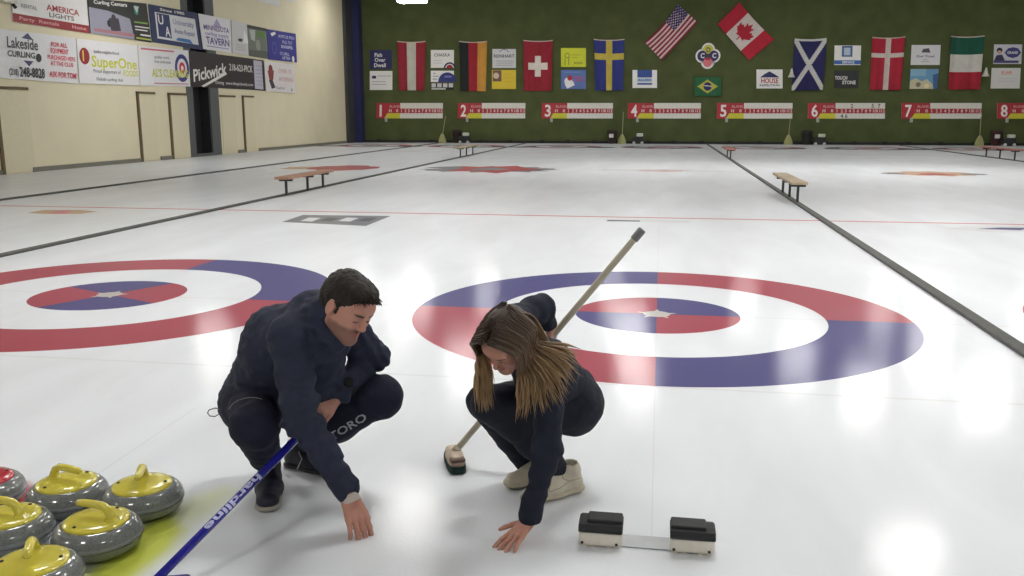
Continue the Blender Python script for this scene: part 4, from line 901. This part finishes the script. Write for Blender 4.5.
# right hand: hanging from the wrist, fingertips on the ice
tipR = pt(366, 541, 2.79); fdR = unit(tipR-wrR)
hand(v, wrR+fdR*.018, fdR+A3(.02, -.10, .05), (.55, -.62, .55), -1, curl=(.2, .36, .3), fan=(.07, .02, -.02, -.07), s=1.06, thumb_dir=(.75, .42, -.45))
# left hand closed round the end of the blue shaft
gp = PA+(PT-PA)*.2; fdL = unit(gp-wrL)
fL_ = unit(A3(-.28, -.55, -.42)); hand(v, wrL+A3(-.012, -.012, -.008), fL_, (.45, -.72, .5), 1, curl=(.75, .95, .6), spread=.03, s=.98, thumb_dir=(.7, .45, -.5))
body = vol_obj(v, 'body', SKINM, man, mo, 1, head_colour(HC, HR, HS, SKIN_A, .75)); 
# hair: short and dark, swept over the crown with a small fringe
v = Vol(HC-.15, HC+.16, .0028)
def gh(p): return HC+HR@(np.array(p)*HS)
v.ell(gh((0, -.016, .043)), HR, (.080, .102, .088), .01); v.ell(gh((0, .045, .088)), HR, (.058, .045, .032), .03); v.ell(gh((0, -.055, -.005)), HR, (.066, .06, .06), .03)
for sx in (-1, 1): v.cone(gh((sx*.069, .022, .03)), gh((sx*.071, .022, -.006)), .012, .008, .012)
v.ell(gh((0, .115, -.02)), HR, (.075, .062, .068), .01, 'sub')
for sx in (-1, 1): v.ell(gh((sx*.085, .062, .0)), HR, (.03, .045, .048), .01, 'sub'); v.ell(gh((sx*.08, -.006, -.018)), HR, (.02, .022, .042), .006, 'sub')
v.ell(gh((0, -.02, -.105)), HR, (.09, .12, .06), .015, 'sub')
v.noise(.003, 60, 3, (1, 1, 1)); v.noise(.0022, 190, 4)
HAIRM = mat((38, 32, 28), .62, 'dark_brown_hair', noise=.3, nscale=70, bump=.004, bscale=260, spec=.3)
hr = vol_obj(v, 'hair', HAIRM, man, mo, 1)
m = MB()
r = random.Random(5)
for k in range(110):                        # loose tufts along the front and crown
    a = r.uniform(-.95, .95); q = gh((.062*a, .082+.02*math.cos(a*1.5)-.0+r.uniform(-.05, .0), .088-.02*abs(a)+r.uniform(-.01, .01)))
    d_ = HR@unit((r.uniform(-.3, .3)+a*.4, 1, r.uniform(-.1, .5))); m.tube([q, q+d_*.010+HR@A3(0, 0, .001), q+d_*.017+HR@A3(0, 0, -.003)], [.0022, .0016, .0004], HAIRM, 4, smooth=False)
m.v = [tuple(np.array(p)-mo) for p in m.v]; m.build('fringe', hr)
# jacket
JK = cloth((45, 50, 68), 'navy_jacket_fabric', .004, 90, .8)
v = Vol((-1.86, 2.62, .04), (-.86, 3.50, .95), .005)
v.cone(neck+A3(-.02, 0, -.045), chest+A3(-.02, 0, .01), .108, .152, .06); v.cone(chest+A3(-.02, 0, .01), belly, .152, .152, .06); v.cone(belly, hipc+A3(-.025, 0, -.02), .152, .148, .06)
v.cone(shR+A3(.0, .02, -.01), shL+A3(0, -.02, -.01), .078, .074, .06)
v.cone(shR, elR, .074, .062, .03); v.cone(elR, wrR-fdR*.0, .063, .043, .03)
v.cone(shL, elL, .074, .062, .03); v.cone(elL, wrL, .060, .042, .03)
v.cone(elR*.12+wrR*.88, wrR, .046, .043, .01)
# stand collar
cb = g((0, -.05, -.068)); v.cone(cb, neck+A3(-.02, .01, -.01), .078, .108, .03); v.cone(neck+A3(.03, -.03, -.09), pt(316, 384, 3.06), .085, .085, .04); v.cone(g((0, .015, -.115)), neck+A3(.02, -.01, -.03), .058, .08, .03)
v.ell(g((0, .035, -.035)), HR, (.074, .083, .055), .008, 'sub')
v.cone(wrR+fdR*.004, wrR+fdR*.12, .034, .034, .004, 'sub')
v.plane(wrR+fdR*.012, fdR) if False else None
v.noise(.010, 13, 11, (1, 1, .7)); v.noise(.007, 30, 12, (1, 1, 1.5))
# soft creases at elbows and waist
for (a, b, n_, amp) in ((elR, wrR, 5, .006), (elR, shR, 3, .005), (elL, wrL, 4, .004), (hipc, chest, 5, .0045)):
    ax = unit(b-a); sl, P = v.sub(np.minimum(a, b)-.17, np.maximum(a, b)+.17); t_ = (P-a)@ax.astype(np.float32); Lb = np.linalg.norm(b-a)
    wgt = np.exp(-((t_/Lb-.12)/.35)**2); v.F[sl] += (amp*np.sin(t_/Lb*n_*2*PI+2.5*vnoise(P*1.0, 9, 21)*2)*wgt).astype(np.float32)
jk = vol_obj(v, 'jacket', JK, man, mo, 2)
def shiftbuild(m, name, parent, org): m.v = [tuple(np.array(p)-org) for p in m.v]; return m.build(name, parent)
# light inner cuff, hem piping and draw cord
m = MB(); m.tube([wrR+fdR*.02, wrR+fdR*.046, wrR+fdR*.05], [.036, .035, .030], mat((206, 196, 186), .8, 'white_inner_cuff'), 20); shiftbuild(m, 'inner_cuff', jk, mo)
m = MB(); pts = [pt(219, 409, 3.03), pt(215, 408, 3.03), pt(209, 410, 3.04), pt(207.5, 413, 3.04), pt(210, 416, 3.04), pt(215, 416.5, 3.04), pt(219, 414, 3.04)]
m.tube(pts, .0022, mat((96, 96, 100), .7, 'grey_cord'), 6); shiftbuild(m, 'draw_cord', jk, mo)
# wrist watch
wd = unit(wrL-elL); m = MB(); wc = elL*.12+wrL*.88; m.tube([wc-wd*.012, wc-wd*.006, wc+wd*.006, wc+wd*.012], [.044, .0465, .0465, .044], mat((22, 23, 26), .35, 'black_watch_strap'), 24)
nw = unit(A3(.5, -.6, .6)); nw = unit(nw-wd*np.dot(nw, wd)); m.tube([wc+nw*.043, wc+nw*.053], [.019, .018], mat((24, 26, 30), .2, 'black_watch_dial'), 20); shiftbuild(m, 'wristwatch', man, mo)
# trousers
TR = cloth((33, 34, 52), 'dark_navy_tracksuit', .003, 120, .85)
v = Vol((-1.80, 2.62, .03), (-.86, 3.46, .56), .005)
v.cone(hipR, hipL, .115, .115, .05); v.cone(hipR, knR+A3(0, .02, .0), .100, .083, .03); v.cone(hipL, knL, .098, .078, .03)
kR = knR; aR = anR+(knR-anR)*.26
v.cone(kR, aR, .080, .058, .03)
aL = anL+(knL-anL)*.10; cfL = pt(338, 424, 3.22); v.cone(knL, cfL, .078, .072, .03); v.cone(cfL, aL, .070, .052, .03)
v.cone(knL*.6+hipL*.4, knL, .084, .078, .02)
v.noise(.007, 15, 31); v.noise(.003, 40, 32)
tr = vol_obj(v, 'trousers', TR, man, mo, 2)
# lettering down the left shin: laid on the cloth by shooting from the camera side
def drape_text(obj_list, txt, p0, p1, up_px, h_px, m, name, parent, org, Yd, lift=.0015, squash=1.0):
    from mathutils.bvhtree import BVHTree
    trees = []
    for o in obj_list:
        me = o.data; co = [Vector(tuple(np.array(vv.co[:])+org)) for vv in me.vertices]; trees.append(BVHTree.FromPolygons(co, [tuple(p.vertices) for p in me.polygons]))
    P0, P1 = pt(*p0, Yd), pt(*p1, Yd); U = unit(P1-P0); Wd_ = np.linalg.norm(P1-P0)
    Q = pt(p0[0]+up_px[0], p0[1]+up_px[1], Yd)-P0; Q = unit(Q-U*np.dot(Q, U)); Hh = h_px*Yd/F
    out = unit(A3(0, 0, CH)-P0); bm = bmesh.new(); tv, tf = text_mesh(txt, .02)
    vs = [bm.verts.new(tuple(map(float, q))) for q in tv]
    for f in tf:
        try: bm.faces.new([vs[i] for i in f])
        except ValueError: pass
    bmesh.ops.triangulate(bm, faces=bm.faces[:]); bmesh.ops.subdivide_edges(bm, edges=[e for e in bm.edges if e.calc_length() > .15], cuts=2, use_grid_fill=True)
    bmesh.ops.triangulate(bm, faces=bm.faces[:])
    wmax = tv[:, 0].max()
    for q in bm.verts:
        B_ = P0+U*(q.co.x/wmax*Wd_)+Q*(q.co.y/.72*Hh); o_ = B_+out*.3; best = None
        for t_ in trees:
            hit = t_.ray_cast(Vector(tuple(o_)), Vector(tuple(-out)), .7)
            if hit[0] is not None and (best is None or hit[3] < best[1]): best = (hit[0], hit[3])
        R0 = np.array(best[0][:])+out*lift if best else B_
        q.co = Vector(tuple(R0-org))
    me = bpy.data.meshes.new(name); bm.to_mesh(me); bm.free(); return link(name, me, [m], parent)
drape_text([tr], 'TORO', (332, 441), (368, 419), (-5, -8), 9, mat((170, 170, 178), .8, 'grey_print'), 'leg_lettering', tr, mo, 3.1)
# shoes
def cast(o, org, x, y):
    from mathutils.bvhtree import BVHTree
    co = [Vector(tuple(np.array(vv.co[:])+org)) for vv in o.data.vertices]; T = BVHTree.FromPolygons(co, [tuple(p.vertices) for p in o.data.polygons])
    hit = T.ray_cast(Vector((0, 0, CH)), Vector(tuple(unit(ray(x, y)))), 20)
    return np.array(hit[0][:]) if hit[0] is not None else pt(x, y, 3.3)
def shoe(parent, org, toe, heel, ht, up_m, sole_m, name, lift=0.0, wide=.046, chunky=1.0, lace_m=None, fat=1.0):
    f = unit(heel*0+toe-heel); L = np.linalg.norm(toe-heel); upv = A3(0, 0, 1); R = frame(f, upv); sd = R[:, 0]; uu = R[:, 2]
    def q(a, b, c): return heel+f*a*L+sd*b+uu*c
    lo = np.minimum(heel, toe)-.12; hi = np.maximum(heel, toe)+.12; hi[2] = max(heel[2], toe[2])+.2; lo[2] = min(heel[2], toe[2])-.02
    v = Vol(lo, hi, .0035)
    v.cone(q(.13, 0, .042), q(.5, 0, .046), .036*fat, .042*fat, .02, flat=(uu, .9)); v.cone(q(.5, 0, .042), q(.84, .004, .036), .043*fat, .036*fat, .02, flat=(uu, .75))
    v.cone(q(.16, 0, .06), q(.2, 0, .098*ht), .036*fat, .036*fat, .02); v.cone(q(.2, 0, .09*ht), q(.5, 0, .058), .034, .03, .03)
    v.cone(q(.22, 0, .088*ht), q(.2, 0, .16*ht), .027, .029, .006, 'sub')
    v.plane(q(.5, 0, .02), -uu, .003); v.noise(.0015, 60, 50)
    o = vol_obj(v, 'shoe', up_m, parent, org, 1)
    v = Vol(lo, hi, .0035); h_ = .013*chunky
    v.cone(q(.12, 0, h_), q(.45, 0, h_), wide*.86, wide*.80, .015, flat=(uu, .34*chunky)); v.cone(q(.45, 0, h_), q(.84, .004, h_+.004), wide*.86, wide*.92, .02, flat=(uu, .32*chunky))
    v.plane(q(0, 0, .0015), -uu, .002); v.plane(q(0, 0, .030*chunky), uu, .003)
    s_ = vol_obj(v, 'sole', sole_m, o, org, 1)
    if lace_m:
        m = MB()
        for k in range(5):
            a = .40+.07*k; z = .094-.0095*k; m.tube([q(a, -.026, z-.012), q(a+.01, -.01, z+.001), q(a+.01, .01, z+.001), q(a, .026, z-.012)], .0034, lace_m, 6)
        shiftbuild(m, 'laces', o, org)
    return o, q
NAVS = mat((27, 29, 48), .6, 'dark_navy_shoe', noise=.2, nscale=40, bump=.002, bscale=90); SOLE1 = mat((156, 152, 142), .6, 'pale_sole')
shoe(man, mo, toeR_+A3(0, 0, 0), toeR_+(heelR-toeR_)*1.0, 1.15, NAVS, SOLE1, 'shoe', fat=1.2, wide=.055, lace_m=mat((30, 32, 50), .8, 'dark_laces'))
o, q = shoe(man, mo, toeL_, heelL_, 1.0, mat((24, 25, 36), .6, 'black_shoe', noise=.2, nscale=40), mat((40, 40, 46), .6, 'dark_sole'), 'shoe')
m = MB(); 
for a_, b_ in (((298.5, 452), (302, 459)), ((302, 459), (296.5, 470))):
    m.tube([cast(o, mo, a_[0]+(b_[0]-a_[0])*t_, a_[1]+(b_[1]-a_[1])*t_) for t_ in (0, .33, .66, 1)], .0028, mat((170, 170, 176), .6, 'white_stripe'), 6)
shiftbuild(m, 'stripe', o, mo)

m = MB()
def cast2(x, y):
    a, b_ = cast(tr, mo, x, y), cast(jk, mo, x, y); O = A3(0, 0, CH); p = a if np.linalg.norm(a-O) < np.linalg.norm(b_-O) else b_; return p+unit(O-p)*.002
m.tube([cast2(*p_) for p_ in ((229, 409), (233, 404), (238, 400.5), (244, 398.5), (250, 397.6), (256, 397.8), (262, 399.5))], .0024, mat((112, 114, 116), .8, 'grey_hem_piping'), 6)
shiftbuild(m, 'hem_piping', jk, mo)

# ================================================================== the crouching woman
wo = A3(-.45, 3.2, 0)
wom = empty('person', wo, label='crouching woman with long fair-ended hair pressing one hand on the ice', cat='person')
hipc = pt(568, 398, 3.42); neck = pt(528, 352, 3.10)
shL, elL, wrL = pt(550, 378, 3.02), pt(547, 450, 2.99), pt(531, 513, 2.90)
shR, elR = pt(510, 322, 3.24), pt(540, 308, 3.42)
PAw = np.array([-.812, 3.505, .075]); dW = unit(B-PAw)
def on_line(px, py, P0_, d_):
    rr = ray(px, py); o_ = A3(0, 0, CH); n1 = np.cross(rr, np.cross(d_, rr)); return P0_+d_*np.dot(o_-P0_, n1)/np.dot(d_, n1)
grip = on_line(554, 337, PAw, dW); wrR = pt(549, 325, grip[1]-.035)
hipL, hipR = pt(572, 404, 3.36), pt(560, 398, 3.50)
knL, anL = pt(490, 404, 3.10), pt(566, 476, 3.30)
knR, anR = pt(484, 402, 3.27), pt(530, 470, 3.42)
HC = pt(507, 340, 2.97); HR = frame((-.34, -.62, -.70), (-.12, -.55, .78)); HS = .95
chest = neck*.6+hipc*.4
v = Vol((-.90, 2.72, -.01), (-.10, 3.66, 1.0), .0036)
g = head(v, HC, HR, HS, True)
v.cone(g((0, -.03, -.05)), neck, .046, .055, .03); v.cone(neck, chest, .06, .085, .05); v.cone(chest, hipc, .085, .10, .05); v.cone(shR, shL, .04, .04, .04)
v.cone(shL, elL, .038, .032, .03); v.cone(elL, wrL, .032, .022, .02); v.cone(shR, elR, .038, .032, .03); v.cone(elR, wrR, .032, .022, .02)
v.cone(hipL, knL, .07, .046, .03); v.cone(knL, anL, .045, .028, .02); v.cone(hipR, knR, .07, .046, .03); v.cone(knR, anR, .045, .028, .02)
tL, hLh = at_z(523, 506, 0), at_z(581, 489, 0); tR, hRh = at_z(507, 490, 0), at_z(556, 476, 0)
v.cone(anL, anL*.6+tL*.4, .028, .02, .02); v.cone(anR, anR*.6+tR*.4, .028, .02, .02)
# left hand flat on the ice, fingers pointing left and towards the camera
kn = at_z(513, 541, .012); fd = unit(kn-wrL); 
hand(v, wrL+unit(A3(-.25, -.15, -1))*.028, A3(-.40, -.60, -.33), (-.15, -.30, .95), 1, curl=(-.06, .20, .10), fan=(.16, .05, -.07, -.20), s=.88, thumb_dir=(.55, .8, -.05))
# right hand round the shaft
pn = unit(np.cross(dW, A3(.3, 1, 0))); hand(v, wrR+unit(grip-wrR)*.01, unit(grip-wrR)+A3(0, 0, -.5), (.55, -.5, .5), -1, curl=(.5, 1.1, .8), spread=.02, s=.78, thumb_dir=(.8, .3, -.5))
vol_obj(v, 'body', SKINM, wom, wo, 1, head_colour(HC, HR, HS, SKIN_B, 0, (84, 62, 48)))
JW = cloth((34, 39, 52), 'dark_training_top', .003, 110, .85); TW = cloth((34, 37, 48), 'black_leggings', .002, 140, .8)
v = Vol((-.92, 2.78, .06), (-.12, 3.66, 1.0), .005)
v.cone(neck, chest, .082, .112, .05); v.cone(chest, hipc+A3(.0, 0, .02), .112, .118, .05); v.cone(shR, shL, .062, .062, .05)
v.cone(shL, elL, .056, .049, .03); v.cone(elL, wrL+A3(0, 0, .0), .048, .036, .03); v.cone(shR, elR, .058, .054, .03); v.cone(elR, wrR*.85+elR*.15, .052, .036, .03)
v.cone(wrL+A3(.006, .006, .05), wrL+A3(-.003, -.003, -.004), .042, .041, .01)
v.ell(g((0, .03, -.05)), HR, (.06, .08, .06), .01, 'sub'); v.cone(wrL-A3(.006, .004, .018), wrL+A3(-.03, -.02, -.1), .03, .03, .004, 'sub')
v.noise(.006, 16, 61); v.noise(.003, 42, 62)
for (a, b_, n_, amp) in ((elL, wrL, 4, .0035), (elR, shR, 3, .003)):
    ax = unit(b_-a); sl, P = v.sub(np.minimum(a, b_)-.1, np.maximum(a, b_)+.1); t_ = (P-a)@ax.astype(np.float32); Lb = np.linalg.norm(b_-a)
    v.F[sl] += (amp*np.sin(t_/Lb*n_*2*PI+3*vnoise(P, 9, 22))*np.exp(-((t_/Lb-.2)/.4)**2)).astype(np.float32)
vol_obj(v, 'jacket', JW, wom, wo, 2)
v = Vol((-.92, 2.9, .02), (-.10, 3.7, .56), .005)
v.cone(hipR, hipL, .122, .125, .05); v.cone(hipL, knL, .108, .070, .03); v.cone(hipR, knR, .1, .068, .03)
v.cone(knL, anL+(knL-anL)*.1, .066, .042, .02); v.cone(knR, anR+(knR-anR)*.1, .064, .042, .02)
v.cone(knL*.5+anL*.5, anL+(knL-anL)*.25, .056, .046, .02)
v.noise(.004, 18, 71); v.noise(.002, 50, 72)
vol_obj(v, 'leggings', TW, wom, wo, 2)
CS = mat((196, 190, 172), .6, 'cream_shoe_leather', noise=.08, nscale=30, bump=.0015, bscale=80); CSO = mat((184, 176, 156), .6, 'cream_rubber_sole', noise=.06)
o, q = shoe(wom, wo, tL, hLh, 1.05, CS, CSO, 'shoe', wide=.05, chunky=1.45, lace_m=mat((206, 202, 190), .8, 'cream_laces'))
near_shoe = o
m = MB(); m.tube([q(.05, -.012, .088), q(.03, 0, .100), q(.05, .012, .09)], .0035, mat((50, 50, 54), .7, 'dark_heel_tab'), 6)
m.tube([q(.10, .043, .034), q(.16, .047, .037)], .004, mat((60, 56, 52), .7, 'dark_sole_mark'), 6); shiftbuild(m, 'heel_tab', o, wo)
shoe(wom, wo, tR, hRh, 1.0, mat((176, 170, 158), .6, 'shaded_cream_shoe', noise=.08, nscale=30) if False else CS, CSO, 'shoe', wide=.05, chunky=1.4)
def seam(sh_, pts_px, w_, m_, nm):
    mm = MB(); P_ = []
    for i in range(len(pts_px)-1):
        for t_ in (0, .25, .5, .75): P_.append(tuple(pts_px[i][k]*(1-t_)+pts_px[i+1][k]*t_ for k in (0, 1)))
    P_.append(pts_px[-1]); mm.tube([cast(sh_, wo, *q_) for q_ in P_], w_, m_, 6); shiftbuild(mm, nm, sh_, wo)
SM = mat((150, 142, 122), .7, 'shoe_seam')
seam(near_shoe, [(549, 492), (560, 488), (570, 481), (580, 478)], .0016, SM, 'seam'); seam(near_shoe, [(562, 470), (563, 479), (570, 481)], .0016, SM, 'seam'); seam(near_shoe, [(552, 476), (549, 492)], .0016, SM, 'seam')
# hair: scalp volume plus long locks falling from the parting
HB = np.array(lin((58, 44, 35))); HM = np.array(lin((98, 76, 56))); HT = np.array(lin((158, 128, 90)))
WH = attr_mat('long_fair_ended_hair', .5, spec=.4, bump=.001, bscale=300)
def gw(p): return HC+HR@(np.array(p)*HS)
v = Vol(HC-.17, HC+.17, .003)
v.ell(gw((0, -.016, .043)), HR, np.array((.077, .101, .09))*HS, .01); v.ell(gw((0, -.06, -.01)), HR, (.066, .055, .07), .03)
v.ell(gw((0, .125, -.02)), HR, (.058, .07, .085), .012, 'sub'); v.ell(gw((0, -.0, -.13)), HR, (.09, .12, .07), .015, 'sub')
v.cone(gw((0, -.02, .137)), gw((0, .085, .11)), .003, .003, .004, 'sub'); v.noise(.0012, 120, 81)
hw = vol_obj(v, 'hair', WH, wom, wo, 1, lambda V: np.tile(HB, (len(V), 1)))
m = MB(); cols = []; r = random.Random(12)
def lock(root, mids, tip, rad, n=14, tone=0.0):
    P = [np.array(x, float) for x in [root]+mids+[tip]]; ext = [2*P[0]-P[1]]+P+[2*P[-1]-P[-2]]; pts = []
    seg = len(P)-1
    for i in range(n+1):
        t_ = i/n*seg; k = min(int(t_), seg-1); u_ = t_-k; p0, p1, p2, p3 = ext[k:k+4]
        pts.append(.5*((2*p1)+(-p0+p2)*u_+(2*p0-5*p1+4*p2-p3)*u_*u_+(-p0+3*p1-3*p2+p3)*u_**3))
    rr = [rad*(.55+.6*math.sin(PI*min(1, .15+i/n*.85)))*(1 if i < n-2 else (n-i+.15)/3) for i in range(n+1)]
    k0 = len(m.v); m.tube(pts, rr, WH, 6, flat=.55); per = [(i//6)/n for i in range(6*(n+1))]
    per += [0]*6+[1]*6
    for t_ in per:
        c = HB*(1-min(1, t_*2.0))+HM*min(1, t_*2.0) if t_ < .5 else HM*(1-(t_-.5)*2)+HT*(t_-.5)*2
        cols.append(c*(1+tone))
# her left side (viewer's right): broad fall over the shoulder
HYR = 2.93
def H2(x, y, Y): return pt(x, y, Y)
for k in range(210):
    u_ = r.random(); w_ = r.random()
    root = gw((-.004-.02*r.random(), .095-.18*u_, .134-.03*abs(u_-.4)))
    side = gw((-.095-.012*r.random(), .082-.145*u_, .055+.02*r.random()))
    side2 = gw((-.086-.02*r.random(), .104-.15*u_, -.03))
    # tips: from beside the chin, across the chest, to the shoulder behind
    tx = 517+(582-517)*(u_**1.0)+r.uniform(-5, 5); ty = 420-26*u_+r.uniform(-22, 6)
    if u_ > .7: ty -= 18*(u_-.7)/.3*1.6
    tip = H2(tx, ty, 2.86+.16*u_+r.uniform(-.03, .02))
    mid = (side2*.5+tip*.5)+A3(r.uniform(-.012, .012)+.01, -.015+r.uniform(-.01, .01), .01)
    lock(root, [side, side2, mid], tip, r.uniform(.0045, .0075), tone=r.uniform(-.18, .22))
# her right side (viewer's left): narrower straight fall in front of the shoulder
for k in range(150):
    u_ = r.random()
    root = gw((.004+.02*r.random(), .098-.19*u_, .134-.03*abs(u_-.4)))
    side = gw((.082+.008*r.random(), .086-.12*u_, .055+.02*r.random()))
    side2 = gw((.080+.010*r.random(), .092-.08*u_, -.02))
    tx = 477+15*u_**.7+r.uniform(-3, 4); ty = 414+r.uniform(-34, 4)-8*u_
    tip = H2(tx, ty, 2.84+.08*u_+r.uniform(-.02, .02)); mid = side2*.5+tip*.5+A3(r.uniform(-.006, .006)-.004, -.008, .01)
    lock(root, [side, side2, mid], tip, r.uniform(.0035, .006), tone=r.uniform(-.18, .2))
# back of the head falling behind the far shoulder
for k in range(60):
    a_ = r.uniform(-1, 1); root = gw((.03*a_, -.07+.03*r.random(), .11)); s1_ = gw((.07*a_, -.105, .03)); 
    s2_ = gw((.075*a_-.02, -.12, -.05)); tip = s2_+A3(.03+.02*r.random(), -.03, -.12+.04*r.random()); lock(root, [s1_], s2_ if a_ > 0 else tip, r.uniform(.005, .008), tone=r.uniform(-.15, .15))
m.v = [tuple(np.array(p)-wo) for p in m.v]; lk = m.build('long_locks', hw)
at_ = lk.data.color_attributes.new('Col', 'FLOAT_COLOR', 'POINT'); cc = np.array(cols); at_.data.foreach_set('color', np.concatenate([np.clip(cc, 0, 1), np.ones((len(cc), 1))], 1).astype(np.float32).ravel())
S.view_settings.view_transform = 'Standard'; S.view_settings.look = 'None'; S.view_settings.gamma = 1; S.view_settings.use_curve_mapping = False
S.view_settings.exposure = EXPO
S.cycles.use_denoising = True
S.cycles.max_bounces = 8; S.cycles.diffuse_bounces = 4; S.cycles.glossy_bounces = 4
S.cycles.sample_clamp_indirect = 6.0
S.cycles.use_light_tree = True
